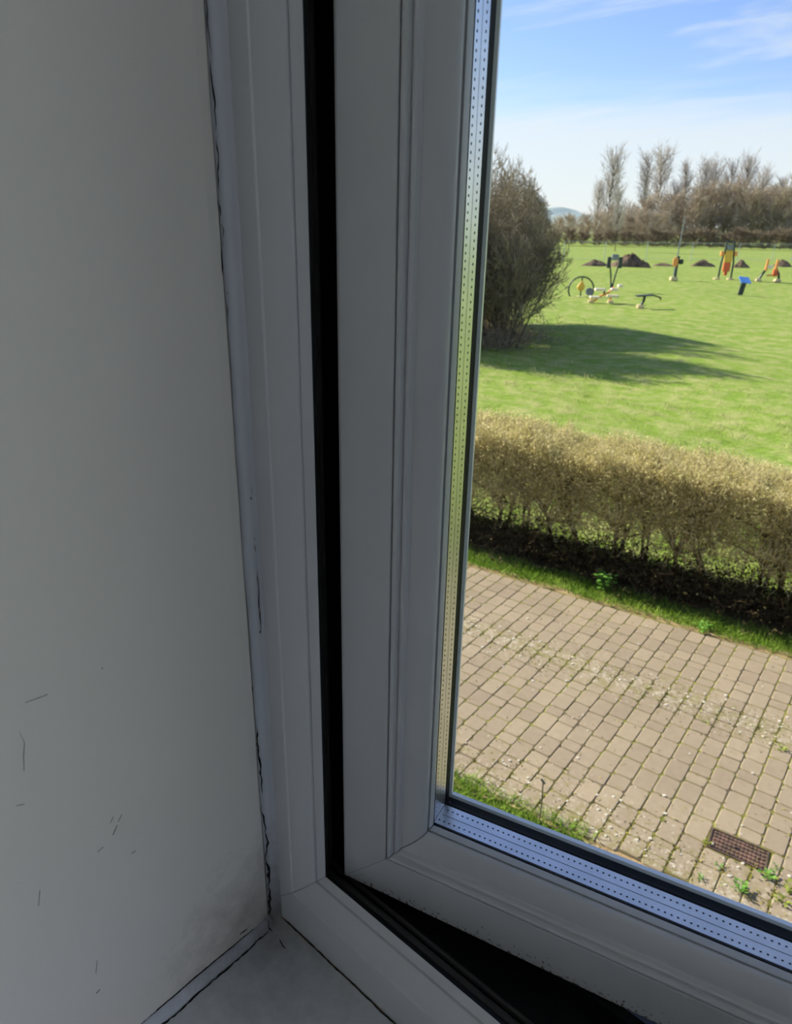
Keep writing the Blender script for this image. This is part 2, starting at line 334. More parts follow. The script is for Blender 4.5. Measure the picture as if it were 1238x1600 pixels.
crack([(XW + 0.006, YF - 0.0006, ZS + 0.0003), (0.2, YF - 0.0006, ZS + 0.0003), (FX1 - 0.013, YF - 0.0006, ZS + 0.0003)], 0.0006, up, (0, 1, 0), 10, wall_left)
# scuffs on the wall
def wallpt(x, y):
    d = ray(x, y); return EYE + d * ((XW - EYE[0]) / d[0])
for k, (pts, w) in enumerate([([(172, 1286), (176, 1277)], .0010), ([(178, 1302), (184, 1288)], .0030), ([(184, 1284), (190, 1273)], .0008), ([(153, 1330), (161, 1323)], .0009), ([(205, 1334), (212, 1329)], .0009),
                              ([(29, 1143), (37, 1160), (37, 1205)], .0006), ([(25, 1259), (38, 1256)], .0008), ([(40, 1097), (75, 1084)], .0006), ([(158, 1043), (160, 1045)], .0012), ([(150, 1552), (156, 1546)], .0008), ([(62, 1390), (60, 1415)], .0006), ([(152, 1500), (150, 1520)], .0006)]):
    crack([wallpt(*p) for p in pts], w * 0.6, (1, 0, 0), (0, 0.8, 0.6), 120 + k, wall_left, 'scuff_mark', M_SCUFF)

# ---------------------------------------------------------------- the window: fixed frame and the casement standing ajar
def ring(profile, s0, s1, z0, z1, to, parent, name, mats, sides='LBRT', gap=0.0002, dots=None):
    """sweep a closed profile (m in from the edge, t outward) round a rectangle; every side its own mitred piece"""
    n = len(profile)
    for sd_ in sides:
        A = []; B = []
        for m, t in profile:
            if sd_ == 'L': a, b = (s0+m, z0+m+gap), (s0+m, z1-m-gap)
            elif sd_ == 'R': a, b = (s1-m, z1-m-gap), (s1-m, z0+m+gap)
            elif sd_ == 'B': a, b = (s1-m-gap, z0+m), (s0+m+gap, z0+m)
            else: a, b = (s0+m+gap, z1-m), (s1-m-gap, z1-m)
            A.append(to(a[0], t, a[1])); B.append(to(b[0], t, b[1]))
        f = [(i, n+i, n+(i+1) % n, (i+1) % n) for i in range(n)] + [tuple(range(n)), tuple(range(2*n-1, n-1, -1))]
        mb = MB().raw(A + B, f)
        if dots: dots(mb, sd_)
        nm = name if isinstance(name, str) else name[sd_]
        o = mb.build(nm, mats[sd_] if isinstance(mats, dict) else mats, parent)
        bm_smooth(o)
def bm_smooth(o):
    me = o.data; me.polygons.foreach_set('use_smooth', [True] * len(me.polygons))
    try: me.set_sharp_from_angle(angle=radians(22))
    except Exception: pass
win = tag(empty('window_1', (FX0, YF, ZS)), 'white plastic window with its casement standing ajar', 'window', kind='structure')
fr = empty('fixed_frame', parent=win)
to_f = lambda s, t, z: (s, t, z)            # local to the window empty
FP = [(0.0, 0.0), (0.0290, 0.0), (0.0298, 0.0003), (0.0303, 0.0011), (0.0335, 0.0018), (0.0380, 0.0043), (0.0428, 0.0081), (0.0431, 0.0104), (0.0435, 0.0104), (0.0437, 0.0092), (0.0481, 0.0119), (0.0481, 0.0123), (0.0455, 0.0124), (0.0260, 0.0150), (0.0245, 0.072), (0.0, 0.072)]
names = {'L': 'jamb', 'R': 'jamb', 'B': 'bottom_rail', 'T': 'head_rail'}
ring(FP, 0, FX1-FX0, 0, FZ1-FZ0, to_f, fr, names, M_PVC)
LINER = [(0.0478, 0.0125), (0.0474, 0.0150), (0.0300, 0.0165), (0.0265, 0.0180), (0.0262, 0.060), (0.0405, 0.061), (0.0405, 0.067), (0.0262, 0.068), (0.0262, 0.0722), (0.0240, 0.0722), (0.0240, 0.0150), (0.0300, 0.0126)]
ring(LINER, 0, FX1-FX0, 0, FZ1-FZ0, to_f, fr, 'rebate_lining', M_RUBBER)
circ = lambda cm, ct, r, n=10: [(cm + r * cos(2*pi*k/n), ct + r * sin(2*pi*k/n)) for k in range(n)]
ring(circ(0.0345, 0.0235, 0.0030), 0, FX1-FX0, 0, FZ1-FZ0, to_f, fr, 'gasket', M_RUBBER_G)
ring(circ(0.0300, 0.0325, 0.0018), 0, FX1-FX0, 0, FZ1-FZ0, to_f, fr, 'gasket', M_RUBBER_G)
# dark dirt in the frame's mitre
ang = radians(14.0)
hinge = (-0.2345 - FX0, 0.225 - YF, -0.3785 + 4 - ZS)
cs = empty('casement', hinge, ang, parent=win)
SW = FX1 - FX0 - 0.1052; SH = 1.18 - 2 * 0.0415
to_s = lambda s, t, z: (s, t, z)
SP = [(0.0, 0.0016), (0.0004, 0.0005), (0.0016, 0.0), (0.0288, 0.0), (0.0291, 0.0004), (0.0291, 0.0070), (0.0296, 0.0070), (0.0296, 0.062), (0.004, 0.062), (0.004, 0.0030)]
sn = {'L': 'stile', 'R': 'stile', 'B': 'bottom_rail', 'T': 'top_rail'}
ring(SP, 0, SW, 0, SH, to_s, cs, sn, {'L': M_PVC, 'R': M_PVC, 'T': M_PVC, 'B': M_PVC_D})
EDGE = [(0.0036, 0.0030), (0.0002, 0.0030), (0.0, 0.046), (-0.012, 0.047), (-0.012, 0.0615), (0.0036, 0.0615)]
ring(EDGE, 0, SW, 0, SH, to_s, cs, 'edge_seal', M_RUBBER)
BP = [(0.0298, 0.0172), (0.0298, 0.0006), (0.0302, 0.0001), (0.0312, 0.0000), (0.0322, 0.0006), (0.0327, 0.0022), (0.0333, 0.0034), (0.0338, 0.0034), (0.0342, 0.0022), (0.0352, 0.0022), (0.0360, 0.0032), (0.0364, 0.0052), (0.0368, 0.0056)]
for th in (10, 25, 40, 55, 68, 78, 86):
    BP.append((0.0368 + 0.0129 * sin(radians(th)), 0.0128 - 0.0074 * cos(radians(th))))
BP += [(0.0497, 0.0129), (0.0490, 0.0146), (0.0495, 0.0147), (0.0505, 0.0137), (0.0516, 0.0168), (0.0516, 0.0172)]
ring(BP, 0, SW, 0, SH, to_s, cs, 'glazing_bead', M_PVC, gap=0.00045)
ring([(0.045, 0.0174), (0.0513, 0.0174), (0.0517, 0.0182), (0.0512, 0.0191), (0.045, 0.0191)], 0, SW, 0, SH, to_s, cs, 'inner_gasket', M_RUBBER)
def spacer_dots(mb, sd_):
    m = 0.0506; a0 = m + 0.002
    L = (SH if sd_ in 'LR' else SW) - a0
    for t, off in ((0.0235, 0.0), (0.0325, 0.0016)):
        x = a0 + off
        while x < L:
            p = []
            for k in range(6):
                q = x + 0.00052 * cos(pi*k/3) * 1.25; tt = t + 0.00052 * sin(pi*k/3)
                if sd_ == 'L': p.append(to_s(m, tt, q))
                elif sd_ == 'R': p.append(to_s(SW - m, tt, q))
                elif sd_ == 'B': p.append(to_s(q, tt, m))
                else: p.append(to_s(q, tt, SH - m))
            mb.raw(p, [tuple(range(6))], 1); x += 0.0032
    for t in (0.0281,):                     # the fold line down the middle
        w = 0.00012
        q = [(a0, t - w), (L, t - w), (L, t + w), (a0, t + w)]
        if sd_ == 'L': p = [to_s(m, b, a) for a, b in q]
        elif sd_ == 'R': p = [to_s(SW - m, b, a) for a, b in q]
        elif sd_ == 'B': p = [to_s(a, b, m) for a, b in q]
        else: p = [to_s(a, b, SH - m) for a, b in q]
        mb.raw(p, [(0, 1, 2, 3)], 1)
ring([(0.0298, 0.0203), (0.0505, 0.0203), (0.0505, 0.0360), (0.0298, 0.0360)], 0, SW, 0, SH, to_s, cs, 'spacer_bar', [M_ALU, M_DOT], dots=spacer_dots)
ring([(0.0298, 0.0372), (0.0494, 0.0372), (0.0500, 0.0380), (0.0492, 0.0400), (0.0500, 0.0436), (0.0298, 0.0436)], 0, SW, 0, SH, to_s, cs, 'outer_gasket', M_RUBBER)
ring([(0.0298, 0.0438), (0.0499, 0.0438), (0.0515, 0.0446), (0.0508, 0.0480), (0.0298, 0.0610)], 0, SW, 0, SH, to_s, cs, 'outer_lip', M_PVC)
for t0, t1 in ((0.0193, 0.0201), (0.0362, 0.0370)):
    MB().box((0.0300, t0, 0.0300), (SW - 0.0300, t1, SH - 0.0300)).build('glass_pane', M_GLASS, cs)

M_GAP_DARK = noisy('gap_dark', (0.012, 0.013, 0.014), (0.022, 0.023, 0.025), 20, 0.7)  # near-black slab added so the gap under the casement stays dark
MB().box((0.0, 0.0725, -0.0498), (FX1-FX0, 0.1492, -0.036)).build('gap_dark_sill', M_GAP_DARK, win)

# ---------------------------------------------------------------- plants: twig clouds
def seg_arrays(segs):
    return np.asarray(segs, float).reshape(-1, 8)
def twig_mesh(name, segs, mats, leaves=None, mi=None):
    S = seg_arrays(segs); p0, p1, r0, r1 = S[:, :3], S[:, 3:6], S[:, 6:7], S[:, 7:8]
    d = p1 - p0; d /= np.maximum(np.linalg.norm(d, axis=1, keepdims=True), 1e-9)
    ref = np.where(np.abs(d[:, 2:3]) > 0.9, np.array([[1.0, 0, 0]]), np.array([[0, 0, 1.0]]))
    a = np.cross(d, ref); a /= np.linalg.norm(a, axis=1, keepdims=True); b = np.cross(d, a)
    V = []
    for k in range(3):
        o = a * cos(2*pi*k/3) + b * sin(2*pi*k/3); V.append(p0 + o * r0); V.append(p1 + o * r1)
    V = np.stack(V, 1).reshape(-1, 3); n = len(S); base = (np.arange(n) * 6)[:, None]
    Q = np.concatenate([base + np.array([[0, 2, 3, 1]]), base + np.array([[2, 4, 5, 3]]), base + np.array([[4, 0, 1, 5]])], 0)
    fm = np.zeros(len(Q), int)
    if leaves is not None and len(leaves[0]):
        P, size, li = leaves; P = np.asarray(P); k = len(P)
        u = rng.normal(size=(k, 3)); u /= np.linalg.norm(u, axis=1, keepdims=True)
        w = np.cross(u, rng.normal(size=(k, 3))); w /= np.linalg.norm(w, axis=1, keepdims=True)
        sz = (size * rng.uniform(0.6, 1.3, (k, 1)))
        LV = np.stack([P - u * sz, P + w * sz * 0.5, P + u * sz, P - w * sz * 0.5], 1).reshape(-1, 3)
        LQ = (np.arange(k) * 4)[:, None] + np.array([[0, 1, 2, 3]]) + len(V)
        V = np.concatenate([V, LV]); Q = np.concatenate([Q, LQ]); fm = np.concatenate([fm, np.full(k, li)])
    return npmesh(name, V, Q, mats, fm)
def branch(segs, tips, r, p, d, L, rad, lvl, P, inside=None):
    """one branch of a bare plant, with its children"""
    n = P['n'][lvl]; step = L / n; p = np.array(p, float); d = np.array(d, float); kids = []
    for i in range(n):
        d = d + r.normal(size=3) * P['wig'][lvl] + np.array([0, 0, P['up'][lvl]]); d /= np.linalg.norm(d)
        q = p + d * step
        if inside is not None and not inside(q): break
        ra = rad * (1 - 0.75 * i / n); rb = rad * (1 - 0.75 * (i + 1) / n)
        segs.append((*p, *q, ra, rb)); p = q
        if (i + 1) / n >= P['from'][lvl]: kids.append((q, d.copy(), (i + 1) / n))
    tips.append(p)
    if lvl + 1 >= len(P['n']) or not kids: return
    for _ in range(P['kids'][lvl]):
        q, dd, fr_ = kids[r.integers(len(kids))]
        a = r.normal(size=3); a -= dd * (a @ dd); a /= np.linalg.norm(a)
        nd = dd * cos(P['ang'][lvl]) + a * sin(P['ang'][lvl]) * r.uniform(0.6, 1.2)
        branch(segs, tips, r, q, nd / np.linalg.norm(nd), P['len'][lvl + 1] * r.uniform(0.6, 1.25) * (1.15 - 0.5 * fr_ if P.get('cone') else 1), rad * P['thin'][lvl], lvl + 1, P, inside)

def thin_leaf(m, f=0.45):
    nt = m.node_tree; N = nt.nodes; L = nt.links; P = N['Principled BSDF']; out = N['Material Output']
    t = N.new('ShaderNodeBsdfTranslucent'); L.new(P.inputs['Base Color'].links[0].from_socket, t.inputs[0])
    mx = N.new('ShaderNodeMixShader'); mx.inputs[0].default_value = f; L.new(P.outputs[0], mx.inputs[1]); L.new(t.outputs[0], mx.inputs[2]); L.new(mx.outputs[0], out.inputs[0])
M_BARK_H = noisy('hedge_bark', srgb(92, 84, 56), srgb(150, 138, 86), 9, 0.9, spec=0.1)
M_TWIG_H = noisy('hedge_twig', srgb(196, 182, 130), srgb(236, 222, 172), 5, 0.9, spec=0.1, rnd=0.25)
M_LEAF_H = noisy('hedge_bud', srgb(196, 190, 112), srgb(244, 230, 178), 7, 0.9, spec=0.1, rnd=0.3)
thin_leaf(M_LEAF_H)
M_BARK_S = noisy('shrub_bark', srgb(74, 70, 58), srgb(112, 104, 84), 3, 0.9, spec=0.1)
M_TWIG_S = noisy('shrub_twig', srgb(128, 116, 96), srgb(166, 152, 124), 2, 0.9, spec=0.1)
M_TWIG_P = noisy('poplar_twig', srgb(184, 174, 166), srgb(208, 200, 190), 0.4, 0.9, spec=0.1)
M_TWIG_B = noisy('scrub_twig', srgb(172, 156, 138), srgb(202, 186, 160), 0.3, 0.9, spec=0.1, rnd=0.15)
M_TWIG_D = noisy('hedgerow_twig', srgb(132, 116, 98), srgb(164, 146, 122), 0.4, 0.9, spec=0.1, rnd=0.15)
ORD = ['first', 'second', 'third', 'fourth', 'fifth', 'sixth', 'seventh', 'eighth', 'ninth', 'tenth', 'eleventh', 'twelfth', 'thirteenth', 'fourteenth', 'fifteenth', 'sixteenth', 'seventeenth',
       'eighteenth', 'nineteenth', 'twentieth', 'twenty-first', 'twenty-second', 'twenty-third', 'twenty-fourth', 'twenty-fifth', 'twenty-sixth', 'twenty-seventh', 'twenty-eighth', 'twenty-ninth', 'thirtieth']

# ---------------------------------------------------------------- ground
PA = radians(8.6); PE = np.array([cos(PA), sin(PA)]); PN = np.array([-sin(PA), cos(PA)]); PO = np.array([-1.39, 3.79]); PW = 3.25
def un(u, n, z=0.0):
    q = PO + PE * u + PN * n; return (q[0], q[1], z)
def grass_mat():
    m, N, L, P = new_mat('meadow_grass')
    tc = N.new('ShaderNodeTexCoord')
    def noise(s, d=4, rough=0.55):
        n = N.new('ShaderNodeTexNoise'); n.inputs['Scale'].default_value = s; n.inputs['Detail'].default_value = d; n.inputs['Roughness'].default_value = rough; L.new(tc.outputs['Object'], n.inputs['Vector']); return n
    n1 = noise(0.16, 5, 0.6); n2 = noise(1.6, 5, 0.65); n3 = noise(14, 4, 0.7)
    r1 = N.new('ShaderNodeValToRGB'); r1.color_ramp.elements[0].position = 0.35; r1.color_ramp.elements[1].position = 0.68
    r1.color_ramp.elements[0].color = G1; r1.color_ramp.elements[1].color = G2; L.new(n1.outputs['Fac'], r1.inputs[0])
    r2 = N.new('ShaderNodeValToRGB'); r2.color_ramp.elements[0].position = 0.42; r2.color_ramp.elements[1].position = 0.66
    r2.color_ramp.elements[0].color = (0, 0, 0, 1); r2.color_ramp.elements[1].color = (0.8, 0.8, 0.8, 1); L.new(n2.outputs['Fac'], r2.inputs[0])
    mx = N.new('ShaderNodeMixRGB'); L.new(r2.outputs[0], mx.inputs[0]); L.new(r1.outputs[0], mx.inputs[1]); mx.inputs[2].default_value = G3
    r3 = N.new('ShaderNodeMapRange'); r3.inputs[1].default_value = 0.3; r3.inputs[2].default_value = 0.7; r3.inputs[3].default_value = 0.75; r3.inputs[4].default_value = 1.2; L.new(n3.outputs['Fac'], r3.inputs[0])
    hs = N.new('ShaderNodeHueSaturation'); L.new(r3.outputs[0], hs.inputs['Value']); L.new(mx.outputs[0], hs.inputs['Color'])
    L.new(hs.outputs[0], P.inputs['Base Color']); P.inputs['Roughness'].default_value = 0.9; P.inputs['Specular IOR Level'].default_value = 0.1
    b = N.new('ShaderNodeBump'); b.inputs['Strength'].default_value = 0.5; b.inputs['Distance'].default_value = 0.12; L.new(n2.outputs['Fac'], b.inputs['Height']); L.new(b.outputs[0], P.inputs['Normal'])
    return m
G1, G2, G3 = (0.19, 0.29, 0.035, 1), (0.24, 0.33, 0.045, 1), (0.42, 0.40, 0.15, 1)
M_GRASS = grass_mat()
M_BLADE = noisy('grass_blade', (0.20, 0.34, 0.035), (0.36, 0.48, 0.08), 3, 0.8, spec=0.15, rnd=0.35)
thin_leaf(M_BLADE, 0.35)
M_BLADE2 = noisy('tussock_blade', (0.34, 0.40, 0.09), (0.60, 0.56, 0.28), 1.2, 0.85, spec=0.1, rnd=0.35)
# lawn: one gently uneven sheet out to the far hedgerow
xs = np.concatenate([np.linspace(-220, -40, 16), np.linspace(-36, 20, 113), np.linspace(24, 160, 14)]); ys = np.concatenate([np.linspace(0.38, 34, 90), np.linspace(36, 330, 40)])
X, Y = np.meshgrid(xs, ys); Z = np.zeros_like(X)
for k in range(14):
    a = rng.uniform(0, 2*pi); s = rng.uniform(0.3, 1.6); Z += 0.012 / s * np.sin((X * cos(a) + Y * sin(a)) * s + rng.uniform(0, 6))
dn = (X - PO[0]) * PN[0] + (Y - PO[1]) * PN[1]
Z *= np.clip((dn - 4.8) / 3, 0, 1); Z -= 0.004
v = np.stack([X, Y, Z], -1).reshape(-1, 3); nx = len(xs)
q = np.array([[j*nx+i, j*nx+i+1, (j+1)*nx+i+1, (j+1)*nx+i] for j in range(len(ys)-1) for i in range(nx-1)])
lawn = tag(add('lawn', npmesh('lawn', v, q, M_GRASS, smooth=True)), 'sunlit green meadow stretching to the far trees', 'lawn', kind='structure')
# far low hills
def hill(name, cx, cy, wx, wy, h, m, label):
    n = 40; v = []; 
    for j in range(9):
        for i in range(n + 1):
            a = i / n * 2 - 1; b = j / 8 * 2 - 1
            v.append((cx + a * wx, cy + b * wy, -1 + h * max(0, cos(a * pi / 2)) ** 1.3 * cos(b * pi / 2) * (1 + 0.18 * sin(a * 7 + 1) + 0.07 * sin(a * 19))))
    f = [(j*(n+1)+i, j*(n+1)+i+1, (j+1)*(n+1)+i+1, (j+1)*(n+1)+i) for j in range(8) for i in range(n)]
    tag(add(name, mesh(name, v, f, m, True)), label, 'hill', kind='structure')
M_HILL = noisy('hill_haze_tint', srgb(158, 174, 172), srgb(176, 188, 166), 0.004, 1.0, lo=0.45, hi=0.55)  # distance haze put into the hill's pale blue green colour
M_PLAIN = noisy('distant_plain', srgb(120, 130, 80), srgb(150, 150, 100), 0.02, 1.0)
mb = MB(); mb.box((-3500, 330, -1.2), (2500, 5200, -0.6)); tag(mb.build('distant_plain', M_PLAIN), 'flat farmland beyond the tree line', 'field', kind='structure')
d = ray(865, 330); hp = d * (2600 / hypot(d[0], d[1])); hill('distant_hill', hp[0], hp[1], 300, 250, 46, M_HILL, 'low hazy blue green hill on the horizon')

# path bed with soil and moss in the joints
def bed_mat():
    m, N, L, P = new_mat('joint_soil')
    tc = N.new('ShaderNodeTexCoord')
    def noise(s, d=4):
        n = N.new('ShaderNodeTexNoise'); n.inputs['Scale'].default_value = s; n.inputs['Detail'].default_value = d; L.new(tc.outputs['Object'], n.inputs['Vector']); return n
    n1, n2 = noise(2.2, 5), noise(40)
    r = N.new('ShaderNodeValToRGB'); e = r.color_ramp.elements; e[0].position = 0.38; e[0].color = srgb(96, 82, 58); e[1].position = 0.60; e[1].color = srgb(134, 132, 50); L.new(n1.outputs['Fac'], r.inputs[0])
    hs = N.new('ShaderNodeHueSaturation'); mr = N.new('ShaderNodeMapRange'); mr.inputs[3].default_value = 0.6; mr.inputs[4].default_value = 1.3; L.new(n2.outputs['Fac'], mr.inputs[0]); L.new(mr.outputs[0], hs.inputs['Value']); L.new(r.outputs[0], hs.inputs['Color'])
    L.new(hs.outputs[0], P.inputs['Base Color']); P.inputs['Roughness'].default_value = 0.95
    return m
M_BED = bed_mat()
M_SOILSTRIP = noisy('edge_soil', srgb(150, 122, 84), srgb(186, 160, 116), 9, 0.95, bump=0.6, bscale=50, dist=0.01)
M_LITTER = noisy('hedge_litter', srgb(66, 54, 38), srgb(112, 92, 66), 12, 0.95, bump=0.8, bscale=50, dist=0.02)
def paver_mat():
    m, N, L, P = new_mat('concrete_paver')
    tc = N.new('ShaderNodeTexCoord'); ge = N.new('ShaderNodeNewGeometry'); oi = N.new('ShaderNodeObjectInfo')
    ad = N.new('ShaderNodeMath'); ad.operation = 'ADD'; L.new(oi.outputs['Random'], ad.inputs[0]); L.new(ge.outputs['Random Per Island'], ad.inputs[1])
    fr_ = N.new('ShaderNodeMath'); fr_.operation = 'FRACT'; L.new(ad.outputs[0], fr_.inputs[0])
    r = N.new('ShaderNodeValToRGB'); e = r.color_ramp.elements; e[0].color = PV1; e[1].color = PV2; L.new(fr_.outputs[0], r.inputs[0])
    def noise(s, d=4, rg=0.6):
        n = N.new('ShaderNodeTexNoise'); n.inputs['Scale'].default_value = s; n.inputs['Detail'].default_value = d; n.inputs['Roughness'].default_value = rg; L.new(ge.outputs['Position'], n.inputs['Vector']); return n
    n0, n1, n2, n3 = noise(0.9, 4), noise(24, 5, 0.7), noise(140, 3), noise(30, 3, 0.7)
    mr = N.new('ShaderNodeMapRange'); mr.inputs[1].default_value = 0.3; mr.inputs[2].default_value = 0.7; mr.inputs[3].default_value = 0.82; mr.inputs[4].default_value = 1.16
    sm = N.new('ShaderNodeMath'); sm.operation = 'MULTIPLY_ADD'; sm.inputs[1].default_value = 0.5; L.new(n1.outputs['Fac'], sm.inputs[0])
    h = N.new('ShaderNodeMath'); h.operation = 'MULTIPLY'; h.inputs[1].default_value = 0.5; L.new(n0.outputs['Fac'], h.inputs[0]); L.new(h.outputs[0], sm.inputs[2]); L.new(sm.outputs[0], mr.inputs[0])
    hs = N.new('ShaderNodeHueSaturation'); L.new(mr.outputs[0], hs.inputs['Value']); L.new(r.outputs[0], hs.inputs['Color'])
    # lichen blotches and moss films, thicker along the unused middle strip and near the verge
    sep = N.new('ShaderNodeVectorMath'); sep.operation = 'DOT_PRODUCT'; sep.inputs[1].default_value = (PN[0], PN[1], 0); L.new(ge.outputs['Position'], sep.inputs[0])
    nn = N.new('ShaderNodeMath'); nn.operation = 'SUBTRACT'; nn.inputs[1].default_value = float(PO @ PN); L.new(sep.outputs['Value'], nn.inputs[0])
    d1 = N.new('ShaderNodeMath'); d1.operation = 'SUBTRACT'; d1.inputs[1].default_value = 1.95; L.new(nn.outputs[0], d1.inputs[0])
    d2 = N.new('ShaderNodeMath'); d2.operation = 'ABSOLUTE'; L.new(d1.outputs[0], d2.inputs[0])
    b1 = N.new('ShaderNodeMapRange'); b1.inputs[1].default_value = 0.45; b1.inputs[2].default_value = 0.0; b1.inputs[3].default_value = 0; b1.inputs[4].default_value = 0.20; L.new(d2.outputs[0], b1.inputs[0])
    b2 = N.new('ShaderNodeMapRange'); b2.inputs[1].default_value = 0.75; b2.inputs[2].default_value = 0.0; b2.inputs[3].default_value = 0; b2.inputs[4].default_value = 0.17; L.new(nn.outputs[0], b2.inputs[0])
    bb = N.new('ShaderNodeMath'); bb.operation = 'MAXIMUM'; L.new(b1.outputs[0], bb.inputs[0]); L.new(b2.outputs[0], bb.inputs[1])
    li = N.new('ShaderNodeMath'); li.operation = 'ADD'; L.new(n3.outputs['Fac'], li.inputs[0]); L.new(bb.outputs[0], li.inputs[1])
    lm = N.new('ShaderNodeMapRange'); lm.inputs[1].default_value = 0.70; lm.inputs[2].default_value = 0.76; lm.inputs[4].default_value = 0.75; L.new(li.outputs[0], lm.inputs[0])
    mx = N.new('ShaderNodeMixRGB'); L.new(lm.outputs[0], mx.inputs[0]); L.new(hs.outputs[0], mx.inputs[1]); mx.inputs[2].default_value = srgb(196, 186, 164)
    mo = N.new('ShaderNodeMath'); mo.operation = 'ADD'; L.new(noise(11, 4, 0.7).outputs['Fac'], mo.inputs[0]); L.new(bb.outputs[0], mo.inputs[1])
    mm = N.new('ShaderNodeMapRange'); mm.inputs[1].default_value = 0.64; mm.inputs[2].default_value = 0.78; mm.inputs[4].default_value = 0.6; L.new(mo.outputs[0], mm.inputs[0])
    m2 = N.new('ShaderNodeMixRGB'); L.new(mm.outputs[0], m2.inputs[0]); L.new(mx.outputs[0], m2.inputs[1]); m2.inputs[2].default_value = srgb(134, 126, 70)
    L.new(m2.outputs[0], P.inputs['Base Color']); P.inputs['Roughness'].default_value = 0.9; P.inputs['Specular IOR Level'].default_value = 0.2
    b = N.new('ShaderNodeBump'); b.inputs['Strength'].default_value = 0.4; b.inputs['Distance'].default_value = 0.004; L.new(n2.outputs['Fac'], b.inputs['Height']); L.new(b.outputs[0], P.inputs['Normal'])
    return m
PV1, PV2 = (0.335, 0.26, 0.175, 1), (0.395, 0.31, 0.205, 1)
M_PAVER = paver_mat()
def strip(u0, u1, n0, n1, z, wob=0.0, k=120, seed=1):
    r = np.random.default_rng(seed); v = []; us = np.linspace(u0, u1, k); w0 = np.convolve(r.normal(size=k+8), np.ones(5)/5, 'same')[4:-4] * wob; w1 = np.convolve(r.normal(size=k+8), np.ones(5)/5, 'same')[4:-4] * wob
    for i, u in enumerate(us): v += [un(u, n0 + w0[i], z), un(u, (n0+n1)/2, z), un(u, n1 + w1[i], z)]
    f = []
    for i in range(k-1): f += [(3*i, 3*i+3, 3*i+4, 3*i+1), (3*i+1, 3*i+4, 3*i+5, 3*i+2)]
    return v, f
U0, U1 = -9.0, 5.0
path = tag(empty('paved_path'), 'tan block paved path between the hedge and the building', 'path', kind='structure')
v, f = strip(U0, U1, -0.03, PW + 0.02, 0.0192, 0.02); MB().raw(v, f).build('joint_bed', M_BED, path)
v, f = strip(U0, U1, PW - 0.02, PW + 0.13, 0.019, 0.05, 200, 3); MB().raw(v, f).build('edging_soil', M_SOILSTRIP, path)
v, f = strip(U0, U1, -0.12, 0.05, 0.014, 0.05, 200, 4); MB().raw(v, f).build('edging_soil', M_SOILSTRIP, path)
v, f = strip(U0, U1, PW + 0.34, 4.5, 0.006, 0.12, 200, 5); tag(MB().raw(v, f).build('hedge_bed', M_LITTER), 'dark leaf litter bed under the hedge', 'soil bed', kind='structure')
# pavers
SHEAR = tan(radians(4.4)); CW = 0.155; GAP = 0.006
def paver_verts(w, l, r, ztop=0.024):
    c = 0.016; t = 0.0045; j = lambda s: r.uniform(-s, s)
    hw, hl = w/2, l/2
    o = [(-hw, -hl+c), (-hw+c, -hl), (hw-c, -hl), (hw, -hl+c), (hw, hl-c), (hw-c, hl), (-hw+c, hl), (-hw, hl-c)]
    o = [(x + j(.003), y + j(.003)) for x, y in o]
    z = ztop + j(0.0015); tx, ty = j(0.012), j(0.012)
    v = [(x, y, 0.004) for x, y in o] + [(x, y, z - t) for x, y in o] + [(x * (1 - 0.006/hw), y * (1 - 0.006/hl), z + x * tx + y * ty) for x, y in o]
    f = []
    for k in (0, 1):
        for i in range(8): f.append((8*k+i, 8*k+(i+1) % 8, 8*k+8+(i+1) % 8, 8*k+8+i))
    f.append(tuple(range(16, 24)))
    return v, f
pr = random.Random(77); pav = []
UM0, UM1, NM0, NM1 = 0.665, 1.050, 0.340, 0.550          # drain cover
k0 = int((U0 - 0.665) / CW)
for c in range(k0, int((U1 - 0.665) / CW)):
    uc = 0.665 + (c + 0.5) * CW
    breaks = [(-0.02, PW)]
    over = [(uc + SHEAR * (nn - 0.445)) for nn in (NM0, NM1)]
    w = CW - GAP; us = 0.0
    cut = None
    if over[1] + CW/2 > UM0 + 0.012 and over[0] - CW/2 < UM1 - 0.01:
        lo_u, hi_u = uc - CW/2, uc + CW/2
        breaks = [(-0.02, NM0 - 0.006), (NM1 + 0.006, PW)]
        if hi_u > UM1 + 0.03: cut = (UM1 + 0.008, hi_u - GAP/2)
        elif lo_u < UM0 - 0.03: cut = (lo_u + GAP/2, UM0 - 0.008)
    for n0, n1 in breaks:
        n_ = n0 - (pr.choice([0.0, 0.05, 0.1]) if n0 < 0 else 0)
        n_ = max(n_, -0.05)
        while n_ < n1 - 0.05:
            l = pr.choices([0.12, 0.165, 0.23], [0.14, 0.3, 0.56])[0]
            if n1 - n_ - l < 0.09: l = n1 - n_
            if l > 0.30: l = l / 2
            pav.append((uc + SHEAR * (n_ + l/2 - 0.445) , n_ + l/2, w, l - GAP)); n_ += l
    if cut and cut[1] - cut[0] > 0.02:
        pav.append(((cut[0] + cut[1]) / 2, (NM0 + NM1) / 2, cut[1] - cut[0], NM1 - NM0 - 0.01))
shown = []; rest = []
for p in pav:
    x, y, z = proj(un(p[0], p[1], 0.02))
    if z > 0 and 690 < x < 1262 and 850 < y < 1470 and y > 1225 + (x - 700) * 0.36 - 400: shown.append((p[2] * p[3] / z**2, p))
    else: rest.append(p)
shown.sort(key=lambda q: -q[0])
vis = [q for q in shown]
near = [q[1] for q in vis if proj(un(q[1][0], q[1][1], .02))[1] < 1235 + (proj(un(q[1][0], q[1][1], .02))[0] - 705) * 0.40 + 12 and proj(un(q[1][0], q[1][1], .02))[0] > 700][:300]
nearset = set(near); rest += [q[1] for q in vis if q[1] not in nearset]
cache = {}
